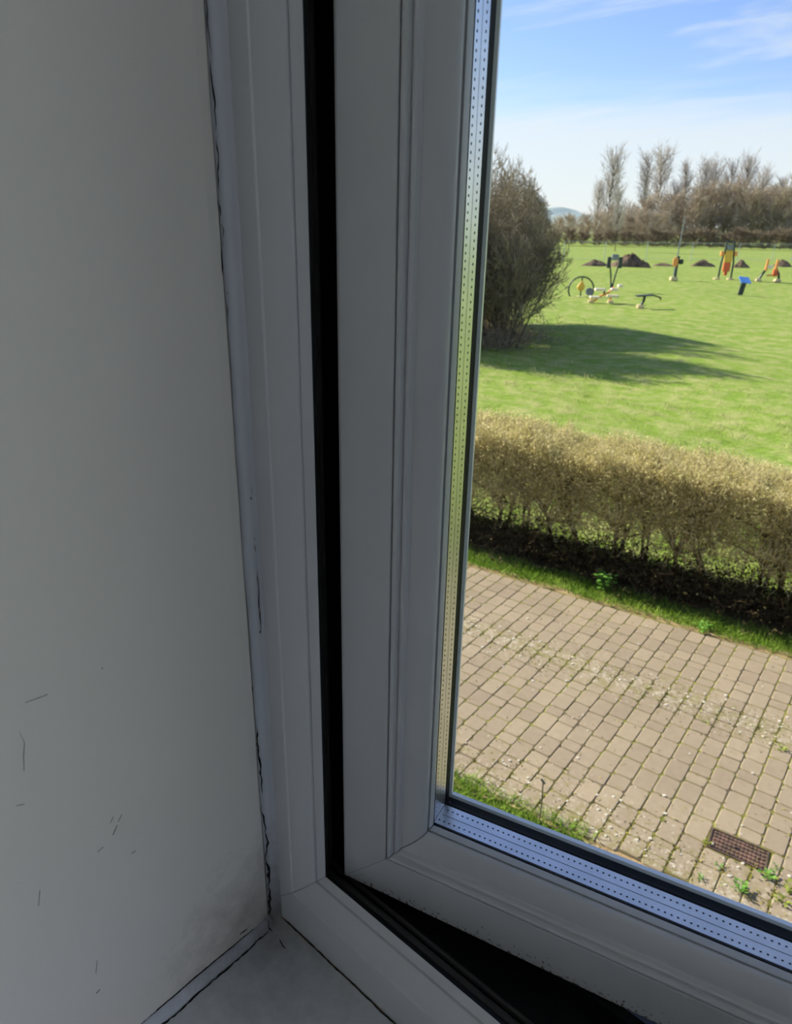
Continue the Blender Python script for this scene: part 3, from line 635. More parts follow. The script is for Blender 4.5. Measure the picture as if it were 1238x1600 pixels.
for (u, n, w, l) in near:
    key = (round(w, 3), round(l, 3), pr.randrange(4))
    if key not in cache:
        vv, ff = paver_verts(w, l, pr); cache[key] = mesh('paver', vv, ff, M_PAVER)
    o = add('paver', cache[key], path, un(u, n, pr.uniform(-0.001, 0.002))); o.rotation_euler = (0, 0, PA - radians(4.4) + pr.uniform(-0.012, 0.012))
mb = MB()
ca, sa = cos(PA - radians(4.4)), sin(PA - radians(4.4))
for (u, n, w, l) in rest:
    vv, ff = paver_verts(w, l, pr); o = un(u, n)
    mb.raw([(o[0] + a*ca - b*sa, o[1] + a*sa + b*ca, z) for a, b, z in vv], ff)
tag(mb.build('pavers', M_PAVER, path), kind='stuff')

# drain cover
M_RUST = noisy('rusty_iron', srgb(88, 72, 60), srgb(128, 98, 82), 18, 0.8, bump=0.5, bscale=120, dist=0.004)
M_RUST2 = noisy('dark_iron', srgb(66, 56, 50), srgb(110, 84, 70), 22, 0.75)
cov = empty('drain_cover', un((UM0+UM1)/2, (NM0+NM1)/2, 0.010), PA)
mb = MB(); a, b = (UM1-UM0)/2 - 0.004, (NM1-NM0)/2 - 0.004
for x0, x1, y0, y1 in ((-a, a, -b, -b+.012), (-a, a, b-.012, b), (-a, -a+.012, -b+.012, b-.012), (a-.012, a, -b+.012, b-.012)): mb.box((x0, y0, 0.0), (x1, y1, 0.017))
mb.build('rim', M_RUST2, cov)
mb = MB(); mb.box((-a+.014, -b+.014, 0.0), (a-.014, b-.014, 0.0095))
for i in range(13):
    for j in range(5):
        x = -a + .034 + i * (2*a - .068) / 12; y = -b + .032 + j * (2*b - .064) / 4
        if abs(x) < 0.02 and abs(y) < 0.02: continue
        mb.box((x-.0095, y-.009, 0.0095), (x+.0095, y+.009, 0.0185), bev=0.0035)
mb.build('cover_plate', M_RUST, cov)
mb = MB(); mb.box((-0.018, -0.012, 0.0096), (0.018, 0.012, 0.012)); mb.build('key_slot', M_CRACK, cov)
tag(cov, 'rusty rectangular iron drain cover set in the paved path', 'drain cover')

# ---------------------------------------------------------------- grass verges, weeds
def blades(pts, h, w, name, mat, lean=0.5, kind='stuff', label=None, cat=None, parent=None):
    P = np.asarray(pts, float); k = len(P); a = rng.uniform(0, 2*pi, k); hh = h * rng.uniform(0.45, 1.25, k); ww = w * rng.uniform(0.6, 1.3, k)
    ln = rng.normal(size=(k, 2)) * lean * hh[:, None]
    dx = np.stack([np.cos(a) * ww, np.sin(a) * ww, np.zeros(k)], 1)
    mid = P + np.stack([ln[:, 0]*.3, ln[:, 1]*.3, hh*.6], 1); tip = P + np.stack([ln[:, 0], ln[:, 1], hh], 1)
    V = np.stack([P - dx, P + dx, mid + dx*.7, mid - dx*.7, tip], 1).reshape(-1, 3); b = (np.arange(k)*5)[:, None]
    Q = np.concatenate([b + np.array([[0, 1, 2]]), b + np.array([[0, 2, 3]]), b + np.array([[3, 2, 4]])], 0)
    o = add(name, npmesh(name, V, Q, mat), parent)
    return tag(o, label, cat, kind=kind)
def scatter(u0, u1, n0, n1, k, clump=0.6, seed=0, z=0.0):
    r = np.random.default_rng(seed); c = r.uniform((u0, n0), (u1, n1), (max(3, k // 60), 2)); i = r.integers(len(c), size=k)
    q = c[i] + r.normal(size=(k, 2)) * 0.09 * clump; uu = r.uniform((u0, n0), (u1, n1), (k, 2)); m = r.random(k) < 0.55; q[~m] = uu[~m]
    q = q[(q[:, 1] > n0) & (q[:, 1] < n1)]
    p = PO[None] + q[:, :1] * PE[None] + q[:, 1:] * PN[None]
    return np.concatenate([p, np.full((len(p), 1), z)], 1)
blades(scatter(-4.6, 2.4, PW + 0.03, PW + 0.52, 13000, 1.0, 3), 0.085, 0.0042, 'verge_grass', M_BLADE, 0.6, 'stuff', 'bright green grass verge between path and hedge', 'grass')
blades(scatter(-3.4, 0.0, -0.75, 0.02, 13000, 0.9, 4), 0.075, 0.0042, 'lawn_edge_grass', M_BLADE, 0.6, 'stuff', 'bright green grass along the near edge of the path', 'grass')
# moss and seedlings in the joints: thicker in the middle strip and near edge
mo = []
r = np.random.default_rng(9)
while len(mo) < 9000:
    u, n = r.uniform(-5, 2.2), r.uniform(0, PW)
    dens = 0.035 + 0.6 * math.exp(-((n - 1.92) / 0.20)**2) + 0.45 * math.exp(-((n - 0.1) / 0.30)**2)
    if r.random() > dens: continue
    uu = (u - SHEAR * (n - 0.445) - 0.665) / CW; e = abs(uu - round(uu)) * CW
    if e > 0.016 and r.random() > 0.12: continue
    mo.append(un(u, n, 0.019))
M_MOSS = noisy('moss', srgb(118, 118, 40), srgb(158, 150, 66), 4, 0.9, spec=0.1, rnd=0.3)
blades(mo, 0.014, 0.006, 'joint_moss', M_MOSS, 1.0, 'stuff', 'yellow green moss growing in the paving joints', 'moss')
M_STONE = noisy('pale_stone', srgb(196, 186, 164), srgb(220, 212, 194), 20, 0.9)
# pale grit lying on the path
mb = MB()
for k in range(420):
    while True:
        u, n = pr.uniform(-4, 1.6), pr.uniform(0, PW)
        if pr.random() < 0.03 + 0.6 * math.exp(-((n - 2.0) / 0.22)**2) + 0.5 * math.exp(-((n - 0.15) / 0.3)**2): break
    s = pr.uniform(0.006, 0.016); p = un(u, n, 0.022); pts = []
    for z, q in ((0, 1.0), (0.5, 0.8)):
        for j in range(6): pts.append((p[0] + s*q*cos(j*pi/3) * pr.uniform(.7, 1.2), p[1] + s*q*sin(j*pi/3) * pr.uniform(.7, 1.2), p[2] + z * s))
    mb.raw(pts, [tuple(range(6, 12))] + [(j, (j+1) % 6, 6 + (j+1) % 6, 6+j) for j in range(6)])
tag(mb.build('loose_grit', M_STONE), 'pale grit scattered over the paving', 'grit', kind='stuff')
M_WEED = noisy('weed_leaf', (0.09, 0.24, 0.025), (0.22, 0.42, 0.06), 20, 0.6, spec=0.3, rnd=0.25)
M_WEED_Y = noisy('weed_leaf_yellow', (0.22, 0.28, 0.03), (0.34, 0.38, 0.06), 20, 0.7, spec=0.2, rnd=0.25)
def weed(px, py, r0, h, k, seed, label, mat=None, grp='weeds sprouting from the path'):
    g = ground(px, py, 0.012); rr = np.random.default_rng(seed); root = tag(empty('weed', g), label, 'weed', grp)
    V = []; Fc = []; st = MB()
    for i in range(k):
        a = rr.uniform(0, 2*pi); R = r0 * rr.uniform(0.25, 1.0); hh = h * rr.uniform(0.35, 1.0); L = r0 * rr.uniform(0.35, 0.6); w = L * 0.38
        c = np.array([cos(a)*R, sin(a)*R, hh]); d = np.array([cos(a), sin(a), rr.uniform(-.2, .6)]); d /= np.linalg.norm(d); s = np.array([-sin(a), cos(a), rr.uniform(-.3, .3)])
        b = len(V); V += [c - d*L*.5, c - d*L*.1 + s*w, c + d*L*.5, c - d*L*.1 - s*w]; Fc += [(b, b+1, b+2), (b, b+2, b+3)]
        st.tube([(0, 0, 0), tuple(c*0.5 + np.array([0, 0, hh*.1])), tuple(c)], 0.0012, 3)
    tag(add('leaves', mesh('leaves', V, Fc, mat or M_WEED), root), kind='stuff'); tag(st.build('stems', mat or M_WEED, root), kind='stuff')
weed(1198, 1372, 0.055, 0.06, 26, 1, 'leafy green weed just right of the drain cover')
weed(1156, 1394, 0.060, 0.07, 30, 2, 'bushy green weed below the drain cover')
weed(1094, 1374, 0.030, 0.04, 14, 3, 'small green weed left of and below the drain cover')
weed(1124, 1356, 0.032, 0.03, 14, 4, 'small green weed against the lower edge of the drain cover')
weed(1214, 1358, 0.030, 0.03, 12, 5, 'tiny weed at the right end of the drain cover')
weed(1234, 1392, 0.06, 0.05, 22, 6, 'yellow green weed at the right edge of the picture', M_WEED_Y)
weed(1222, 1412, 0.05, 0.05, 20, 7, 'yellow green weed beside the lower right corner of the glass', M_WEED_Y)
weed(1036, 1284, 0.030, 0.03, 18, 8, 'mossy yellow green tuft on clean pavers left of the drain cover', M_WEED_Y)
weed(1104, 1318, 0.034, 0.03, 16, 9, 'yellow green tuft touching the left end of the drain cover', M_WEED_Y)
weed(944, 925, 0.13, 0.24, 60, 10, 'pale leafy plant standing at the hedge foot on the verge', None, 'plants on the verge')
weed(1098, 985, 0.10, 0.08, 34, 11, 'low broad leaved plant on the verge below the hedge', None, 'plants on the verge')
weed(892, 1058, 0.03, 0.02, 12, 12, 'small tuft in the mossy strip, nearest the window frame', M_WEED_Y)
weed(1104, 1130, 0.04, 0.02, 16, 13, 'small tuft in the mossy strip, in the middle of the path', M_WEED_Y)
weed(1222, 1172, 0.05, 0.03, 18, 14, 'small tuft in the mossy strip at the right edge', M_WEED_Y)
# stake by the near verge
g = ground(842, 1287); st = empty('metal_stake', g)
M_STAKE = noisy('weathered_metal', srgb(112, 106, 92), srgb(146, 140, 124), 30, 0.6, metal=0.4)
MB().tube([(0, 0, -0.02), (0.004, 0.002, 0.18), (-0.012, 0.012, 0.37)], [0.0065, 0.006, 0.0055], 6).build('rod', M_STAKE, st)
MB().tube([(-0.030, 0.012, 0.385), (-0.012, 0.013, 0.372), (0.004, 0.012, 0.360)], 0.008, 6).build('cap', M_STAKE, st)
tag(st, 'thin grey metal stake standing at the near edge of the path', 'stake')

# ---------------------------------------------------------------- clipped hedge, plant by plant
HN, HH = 4.40, 1.44
def hedge_variant(seed):
    r = np.random.default_rng(seed); segs = []; tips = []
    def inside(q): return abs(q[0]) < 0.40 and abs(q[1]) < 0.52 + 0.04 * sin(q[0]*13 + seed) and q[2] < HH + 0.05 * sin(q[0]*9 + q[1]*7 + seed)
    PP = dict(n=[5, 5, 4, 3], wig=[.10, .16, .22, .3], up=[.06, .05, .05, .04], **{'from': [.22, .3, .25, 1]}, kids=[11, 9, 7, 0], ang=[.75, .75, .8], len=[0.95, 0.62, 0.36, 0.20], thin=[.50, .42, .5])
    for s in range(2):
        a = r.uniform(0, 2*pi); d = np.array([cos(a)*.30, sin(a)*.30, 1.0]); branch(segs, tips, r, (cos(a)*.025, sin(a)*.025, -0.02), d/np.linalg.norm(d), 1.05, r.uniform(.028, .042), 0, PP, inside)
    S = seg_arrays(segs); thick = S[:, 6] > 0.0075
    S[~thick, 6:8] = np.maximum(S[~thick, 6:8], 0.0026)
    # clipped outer shell of short twigs
    shell = []
    for _ in range(3600):
        x, y = r.uniform(-.36, .36), r.uniform(-.52, .52); z = HH * (1 - 0.72 * r.random()**1.8)
        if r.random() < 0.62:
            if r.random() < 0.5: y = (0.52 - abs(r.normal()) * 0.07) * (1 if r.random() < .5 else -1); z = r.uniform(0.42 + 0.4 * r.random(), HH)
            else: z = HH - abs(r.normal()) * 0.07 + 0.05 * sin(x*9 + y*7 + seed)
        d = np.array([x*.8, y*.9, max(0.25, (z - 0.6))]) + r.normal(size=3) * 0.45; d /= np.linalg.norm(d); L = r.uniform(.06, .15)
        shell.append((x, y, z, *(np.array([x, y, z]) + d * L), 0.0032, 0.0018))
    shell = np.array(shell)
    tp = shell[:, 3:6]; sel = tp[r.random(len(tp)) < 0.75]; tips2 = np.asarray(tips); tips2 = tips2[tips2[:, 2] > 0.45]
    return S[thick], np.concatenate([S[~thick], shell]), np.concatenate([sel, sel + r.normal(size=sel.shape) * 0.02, tips2])
HV = []
for k in range(4):
    th, tw, lf = hedge_variant(50 + k)
    HV.append((twig_mesh('trunk', th, [M_BARK_H]), twig_mesh('twigs', tw, [M_TWIG_H, M_LEAF_H], (lf, 0.013, 1))))
hs_ = np.arange(-4.35, 2.35, 0.39)
inview = []
for i, u in enumerate(hs_):
    uu = u + pr.uniform(-.06, .06); p = un(uu, HN + pr.uniform(-.04, .04), 0.0); x = proj((p[0], p[1], 0.5))[0]
    e_ = empty('hedge_shrub', p, PA + (pi if i % 2 else 0) + pr.uniform(-.12, .12)); e_.scale = (1, 1, pr.uniform(.95, 1.06))
    add('trunk', HV[i % 4][0], e_); add('twigs', HV[i % 4][1], e_); inview.append(e_)
seen = [e_ for e_ in inview if 735 < proj(tuple(e_.location))[0] < 1290]
for i, e_ in enumerate(inview):
    if e_ in seen: tag(e_, '%s clipped hedge shrub counted along the row from the window frame' % ORD[seen.index(e_)], 'hedge', 'clipped hedge shrubs beside the path')
    else:
        left = i < inview.index(seen[0]); k = inview.index(seen[0]) - 1 - i if left else i - inview.index(seen[-1]) - 1
        tag(e_, '%s clipped hedge shrub past the %s end of the row in view' % (ORD[k], 'left' if left else 'right'), 'hedge', 'clipped hedge shrubs beside the path')
# tangled dark undergrowth at the hedge foot
sg = []; r = np.random.default_rng(31)
for _ in range(8500):
    u, n = r.uniform(-4.6, 2.6), r.normal(4.08, 0.20); z = abs(r.normal()) * 0.19
    p = np.array(un(u, n, z)); d = r.normal(size=3) * np.array([1, 1, .6]); d[2] = abs(d[2]); d /= np.linalg.norm(d)
    q = p + d * r.uniform(.06, .2); sg.append((*p, *q, .003, .002))
    if r.random() < .5: d2 = d + r.normal(size=3)*.6; d2 /= np.linalg.norm(d2); sg.append((*q, *(q + d2 * .12), .002, .0015))
M_UND = noisy('bramble_stem', srgb(58, 46, 36), srgb(92, 76, 58), 6, 0.9, spec=0.1, rnd=0.2)
M_UNDL = noisy('bramble_leaf', srgb(52, 52, 30), srgb(98, 84, 52), 5, 0.85, spec=0.15, rnd=0.3)
lp = np.array(sg)[:, 3:6]; lp = lp[r.random(len(lp)) < .8]; lp = np.concatenate([lp, lp + r.normal(size=lp.shape) * .03]); lp[:, 2] = np.maximum(lp[:, 2], 0.01)
tag(add('undergrowth', twig_mesh('undergrowth', sg, [M_UND, M_UNDL], (lp, 0.022, 1))), 'dark tangled undergrowth along the foot of the hedge', 'undergrowth', kind='stuff')

thin_leaf(M_BLADE2, 0.35)
# rough tussocks of the meadow behind the hedge
r = np.random.default_rng(12); tp = []
for _ in range(1500):
    n = 5.6 + 13 * r.random()**1.4; u = r.uniform(-18, 8) ; c = np.array(un(u, n)); k = r.integers(8, 26)
    q = c + np.concatenate([r.normal(size=(k, 2)) * 0.10, np.zeros((k, 1))], 1); tp.append(q)
blades(np.concatenate(tp), 0.09, 0.006, 'meadow_tussocks', M_BLADE2, 0.7, 'stuff', 'rough grass tussocks in the meadow behind the hedge', 'grass')

# ---------------------------------------------------------------- big bare shrubs at the left
def shrub_variant(seed, h, w, stems, twig_r=0.009):
    r = np.random.default_rng(seed); segs = []; tips = []
    PP = dict(n=[7, 5, 4, 3], wig=[.07, .12, .18, .25], up=[.05, .07, .06, .05], **{'from': [.08, .2, .25, 1]}, kids=[12, 8, 5, 0], ang=[.55, .6, .65], len=[h, h*.34, h*.17, h*.09], thin=[.45, .5, .6])
    stem = []; tw = []
    for q in range(stems):
        segs = []; a = r.uniform(0, 2*pi); t = r.uniform(.05, .75); d = np.array([cos(a)*t*w/h*1.6, sin(a)*t*w/h*1.6, 1]); d /= np.linalg.norm(d); o = .32 * w * r.random()
        branch(segs, tips, r, (cos(a)*o, sin(a)*o, -.05), d, h*r.uniform(.55, 1.0), r.uniform(.025, .05) * h/5, 0, PP, lambda q_: hypot(q_[0], q_[1]) < w * (1.38 - 0.72 * max(0, q_[2] / h) ** 1.8) * (1 + 0.16 * sin(6 * math.atan2(q_[1], q_[0]) + 2.3 * q_[2]) + 0.10 * sin(17 * math.atan2(q_[1], q_[0]) + 5.1 * q_[2])))
        S = seg_arrays(segs); S[:, 6:8] = np.maximum(S[:, 6:8], twig_r * np.array([1, .6])); th = np.zeros(len(S), bool); th[:PP['n'][0]] = True
        stem.append(twig_mesh('stem', S[th], [M_BARK_S])); tw.append(S[~th])
    return stem, np.concatenate(tw)
SV = []
for sd_, h, w, st_ in ((5, 4.6, 1.75, 22), (8, 4.7, 1.75, 22)):
    a, b = shrub_variant(sd_, h, w, st_); SV.append((a, twig_mesh('twigs', b, [M_TWIG_S])))
for i, (x, y, sc, vi, rz, lab) in enumerate([(-14.0, 21.4, 1.0, 0, 3.3, 'large bare shrub nearest the window frame, in front of the meadow'),
                                             (-16.0, 24.4, 1.05, 1, 1.9, 'tall bare shrub just behind the large front shrub'),
                                             (-15.9, 19.4, 1.0, 0, 0.9, 'bare shrub half hidden by the window frame, left of the clump'),
                                             (-18.0, 26.6, 1.15, 1, 5.0, 'bare shrub at the back of the clump')]):
    e_ = tag(empty('bare_shrub', (x, y, 0), rz), lab, 'shrub', 'bare shrubs beside the window frame'); e_.scale = (sc, sc, sc)
    for m_ in SV[vi][0]: add('stem', m_, e_)
    add('twigs', SV[vi][1], e_)
# bramble skirt below the shrubs
sg = []
for _ in range(5000):
    p = np.array([r.normal(-14.9, 0.9), r.normal(21.5, 1.1), abs(r.normal()) * .3]); d = r.normal(size=3); d[2] = abs(d[2]); d /= np.linalg.norm(d); sg.append((*p, *(p + d * r.uniform(.15, .45)), .009, .005))
tag(add('bramble_skirt', twig_mesh('bramble_skirt', sg, [M_TWIG_S])), 'dark brambles around the feet of the bare shrubs', 'undergrowth', kind='stuff')

# ---------------------------------------------------------------- far trees
def far_tree(seed, h, spread, kids, twig_r, frm=.12, ang=.5, lens=(.26, .12), up=.12):
    r = np.random.default_rng(seed); segs = []; tips = []
    PP = dict(n=[12, 5, 3], wig=[.02, .10, .18], up=[.05, up, up*.8], **{'from': [frm, .15, 1]}, kids=[kids, 13, 0], ang=[ang, .55], len=[h, h*lens[0], h*lens[1]], thin=[.35, .5], cone=True)
    branch(segs, tips, r, (0, 0, -.1), (0, 0, 1), h, h*.012, 0, PP)
    S = seg_arrays(segs); S[:, 6:8] = np.maximum(S[:, 6:8], twig_r * np.array([1, .6])); th = S[:, 6] > twig_r * 2.2
    return S[th], S[~th]
def far_kind(specs, tm):
    out = []
    for a in specs:
        s, t = far_tree(*a); out.append((twig_mesh('trunk', s, [M_BARK_S]), twig_mesh('twigs', t, [tm])))
    return out
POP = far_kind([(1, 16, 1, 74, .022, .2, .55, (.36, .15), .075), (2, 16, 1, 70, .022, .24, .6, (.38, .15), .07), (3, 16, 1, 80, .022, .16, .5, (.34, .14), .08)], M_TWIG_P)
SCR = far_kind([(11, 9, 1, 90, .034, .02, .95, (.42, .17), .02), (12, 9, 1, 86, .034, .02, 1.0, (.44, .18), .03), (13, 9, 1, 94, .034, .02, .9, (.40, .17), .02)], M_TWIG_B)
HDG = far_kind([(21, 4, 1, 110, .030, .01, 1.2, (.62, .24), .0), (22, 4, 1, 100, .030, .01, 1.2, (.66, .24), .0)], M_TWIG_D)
def far_base(px, dist):
    d = ray(px, 380); k = dist / hypot(d[0], d[1]); return np.array([d[0]*k, d[1]*k, 0.0])
def place(kind, name, rows, base_h, label, cat, group, dist):
    rows = sorted(rows)
    for i, (px, top) in enumerate(rows):
        D = dist(px); p = far_base(px, D); dt = ray(px, top); hh = EYE[2] + dt[2] * D / hypot(dt[0], dt[1])
        e_ = tag(empty(name, p, pr.uniform(0, 6)), label % ORD[i], cat, group); s = max(0.3, hh / base_h); e_.scale = (s * pr.uniform(.92, 1.1), s * pr.uniform(.92, 1.1), s)
        v = kind[i % len(kind)]; add('trunk', v[0], e_); add('twigs', v[1], e_)
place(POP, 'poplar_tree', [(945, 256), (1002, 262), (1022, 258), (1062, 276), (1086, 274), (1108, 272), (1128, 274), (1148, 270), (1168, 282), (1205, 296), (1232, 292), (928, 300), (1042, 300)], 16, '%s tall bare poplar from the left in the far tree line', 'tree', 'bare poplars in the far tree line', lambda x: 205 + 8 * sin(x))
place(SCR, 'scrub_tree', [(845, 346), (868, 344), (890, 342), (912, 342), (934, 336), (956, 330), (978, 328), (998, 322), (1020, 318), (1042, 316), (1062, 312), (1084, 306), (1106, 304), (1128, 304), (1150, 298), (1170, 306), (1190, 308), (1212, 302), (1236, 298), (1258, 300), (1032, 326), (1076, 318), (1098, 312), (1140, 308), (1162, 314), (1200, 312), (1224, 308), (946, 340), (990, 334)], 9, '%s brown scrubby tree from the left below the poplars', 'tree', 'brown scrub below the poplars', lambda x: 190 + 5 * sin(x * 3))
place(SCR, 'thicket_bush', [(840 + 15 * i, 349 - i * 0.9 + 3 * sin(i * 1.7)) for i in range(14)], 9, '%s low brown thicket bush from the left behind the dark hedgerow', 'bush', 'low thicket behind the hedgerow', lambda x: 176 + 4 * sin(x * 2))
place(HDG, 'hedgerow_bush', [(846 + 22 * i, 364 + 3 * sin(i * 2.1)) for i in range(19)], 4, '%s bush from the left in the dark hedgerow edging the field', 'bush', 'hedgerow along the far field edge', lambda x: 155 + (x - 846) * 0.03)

# ---------------------------------------------------------------- outdoor gym and the things around it
M_ORANGE = noisy('orange_paint', srgb(236, 150, 70), srgb(246, 170, 92), 3, 0.45)
M_YELLOW = noisy('yellow_paint', srgb(226, 180, 60), srgb(238, 194, 80), 3, 0.45)
M_RED = noisy('red_orange_paint', srgb(214, 92, 48), srgb(226, 110, 62), 3, 0.45)
M_CREAM = noisy('cream_pad', srgb(240, 222, 186), srgb(250, 236, 206), 3, 0.6)
M_BLACKP = noisy('dark_green_paint', srgb(38, 52, 46), srgb(56, 68, 60), 3, 0.5)
M_GREYP = noisy('grey_paint', srgb(120, 126, 126), srgb(150, 156, 156), 3, 0.5)
M_BLUE = noisy('blue_sign', srgb(84, 140, 214), srgb(110, 164, 232), 3, 0.5)
M_CONC = noisy('cream_footing', srgb(214, 190, 140), srgb(230, 208, 160), 6, 0.8)
AZC = math.atan2(_r[1], _r[0])              # turn so that local x runs across the view
def item(name, px, py, label, cat, rz=0.0, group='outdoor gym equipment on the meadow'):
    return tag(empty(name, ground(px, py), AZC + rz), label, cat, group)
# arm wheel with hoop
t = item('gym_wheel_hoop', 907, 464, 'dark hoop gym frame with a yellow centre, beside the bare shrub', 'gym machine')
MB().tube([(0.74*cos(a), 0, 0.42 + 0.72*sin(a)) for a in np.linspace(-0.62, pi + 0.62, 26)], 0.045, 8).build('hoop', M_BLACKP, t)
mb = MB(); mb.raw([(-.28, -.05, .55), (.22, -.05, .55), (.02, -.05, .95), (-.28, .05, .55), (.22, .05, .55), (.02, .05, .95)], [(0, 1, 2), (5, 4, 3), (0, 3, 4, 1), (1, 4, 5, 2), (2, 5, 3, 0)]); mb.disc((-.04, -.04, .55), (0, 1, 0), .2, .16, 14); mb.build('centre_plate', M_YELLOW, t)
MB().tube([(0, 0, 0), (0, 0, .5), (0, 0, 1.14)], 0.04, 8).build('post', M_BLACKP, t)
MB().disc((.48, -.08, .32), (0, 1, 0), .22, .08, 16).build('hand_wheel', M_GREYP, t)
MB().box((-.2, -.18, -.02), (.2, .18, .05), bev=.02).build('footing', M_CONC, t)
# padded bench machine
t = item('gym_bench', 945, 473, 'orange gym bench with cream pads, in front of the tall pull-down frame', 'gym machine')
MB().tube([(-.62, 0, .06), (-.3, 0, .34), (.1, 0, .5), (.42, 0, .82)], .06, 8).build('spine', M_ORANGE, t)
for a, b in (((-.62, -.16, .62), (-.05, .16, .76)), ((-.85, -.16, .22), (-.3, .16, .34)), ((.1, -.16, .30), (.72, .16, .42)), ((.25, -.16, .66), (.62, .16, .78)), ((.62, -.14, .82), (.86, .14, .98))):
    MB().box(a, b, bev=.03).build('pad', M_CREAM, t)
MB().tube([(-.1, 0, .44), (-.06, 0, .72)], .05, 8).build('pad_post', M_BLACKP, t)
for x in (-.78, .3): MB().disc((x, 0, .06), (0, 0, 1), .16, .14, 12).build('footing', M_CONC, t)
MB().tube([(-.75, 0, .1), (-.7, 0, .3)], .05, 8).build('leg', M_ORANGE, t); MB().tube([(.3, 0, .1), (.3, 0, .34)], .05, 8).build('leg', M_ORANGE, t)
# pull-down frame
t = item('gym_pull_down', 955, 456, 'tall dark narrow gym frame flaring upward behind the cream padded bench', 'gym machine')
for s in (-1, 1):
    MB().tube([(s*.06, 0, .45), (s*.16, 0, 1.1), (s*.30, 0, 1.75), (s*.38, 0, 2.1)], .05, 8).build('upright', M_BLACKP, t)
    MB().box((s*.36-.11, -.06, 1.45), (s*.36+.11, .06, 2.12), bev=.03).build('handle_arm', M_BLACKP, t)
MB().tube([(0, 0, -.02), (0, 0, .5)], .11, 10).build('post', M_BLACKP, t)
MB().box((-.22, -.09, 1.92), (.2, .09, 2.28), bev=.05).build('head_box', M_GREYP, t)
MB().disc((0, 0, .03), (0, 0, 1), .24, .08, 14).build('footing', M_CONC, t)
# sit-up board
t = item('gym_board', 1001, 481, 'low dark flat gym board on a short post', 'gym machine')
mb = MB(); mb.raw([(-.30, -.2, .56), (.55, -.2, .62), (.95, -.2, .50), (.95, .2, .50), (.55, .2, .62), (-.30, .2, .56), (-.30, -.2, .63), (.55, -.2, .69), (.95, -.2, .57), (.95, .2, .57), (.55, .2, .69), (-.30, .2, .63)],
    [(0, 5, 4, 1), (1, 4, 3, 2), (6, 7, 10, 11), (7, 8, 9, 10), (0, 1, 7, 6), (1, 2, 8, 7), (3, 4, 10, 9), (4, 5, 11, 10), (0, 6, 11, 5), (2, 3, 9, 8)]); mb.build('board', M_BLACKP, t)
MB().tube([(.0, 0, .1), (.12, 0, .36), (.14, 0, .58)], .07, 8).build('post', M_BLACKP, t)
MB().tube([(.92, 0, .54), (1.02, 0, .42)], .03, 8).build('foot_bar', M_BLACKP, t)
MB().disc((-.02, 0, .07), (0, 0, 1), .18, .16, 12, rb=.2).build('footing', M_CONC, t)
# disc post
t = item('gym_disc_post', 1053, 439, 'dark gym post with an orange disc and cream foot', 'gym machine')
MB().tube([(.06, 0, 0), (.06, 0, 1.0), (.10, 0, 1.85)], .10, 8).build('post', M_BLACKP, t)
mb = MB(); mb.tube([(-.14, -.12, 1.42), (-.12, .0, 1.42)], .3, 18); o = mb.build('disc', M_ORANGE, t); o.scale = (.62, 1, 1.25); o.location = (-.04, -.02, -.36)
MB().box((.18, -.14, 1.25), (.48, .14, 1.62), bev=.06).build('gear_box', M_BLACKP, t)
MB().box((-.3, -.2, 0), (.24, .2, .3), bev=.06).build('footing', M_CONC, t)
# tall climber machine
t = item('gym_tower', 1132, 437, 'tall yellow and red gym tower between dark legs', 'gym machine')
for s in (-1, 1):
    MB().tube([(s*.52, 0, 0), (s*.5, 0, 1.3), (s*.36, 0, 2.2), (s*.30, 0, 2.95)], .075, 8).build('leg', M_BLACKP, t)
    MB().box((s*.55-.12, -.1, 1.82), (s*.55+.12, .1, 2.2), bev=.04).build('shoulder_plate', M_ORANGE, t)
MB().box((-.30, -.08, 1.35), (.30, .08, 2.25), bev=.05).build('upper_panel', M_YELLOW, t)
MB().box((-.27, -.09, .62), (.27, .09, 1.34), bev=.05).build('lower_panel', M_RED, t)
MB().box((-.12, -.08, .34), (.12, .08, .62), bev=.04).build('foot_plate', M_RED, t)
MB().box((-.26, -.1, 2.26), (.26, .1, 2.62), bev=.06).build('head_box', M_GREYP, t)
MB().tube([(-.32, 0, 2.9), (.32, 0, 2.9)], .06, 8).build('top_bar', M_BLACKP, t)
for s in (-1, 1): MB().disc((s*.55 - .1, 0, .06), (0, 0, 1), .26, .14, 12).build('footing', M_CONC, t)
# twin seat machine at the right
t = item('gym_walker', 1200, 441, 'orange twin upright gym walker at the right edge', 'gym machine')
for x in (-.35, .42): MB().tube([(x, 0, .85), (x + .04, 0, 1.75)], [.13, .09], 8).build('upright', M_ORANGE, t)
MB().tube([(-.8, 0, .1), (-.5, 0, .7), (-.25, 0, 1.1), (0, 0, 1.15)], .09, 8).build('leg', M_BLACKP, t)
MB().tube([(.5, 0, 1.0), (.75, 0, .6), (.85, 0, .1)], .09, 8).build('leg', M_BLACKP, t)
MB().box((-.3, -.12, 1.0), (.1, .12, 1.28), bev=.05).build('seat', M_CREAM, t)
MB().box((.28, -.12, .45), (.58, .12, 1.0), bev=.05).build('panel', M_RED, t)
MB().tube([(-.2, 0, .5), (.7, 0, .58)], .06, 8).build('cross_bar', M_ORANGE, t)
for x in (-.82, .72): MB().box((x-.22, -.2, 0), (x+.22, .2, .26), bev=.07).build('footing', M_CONC, t)
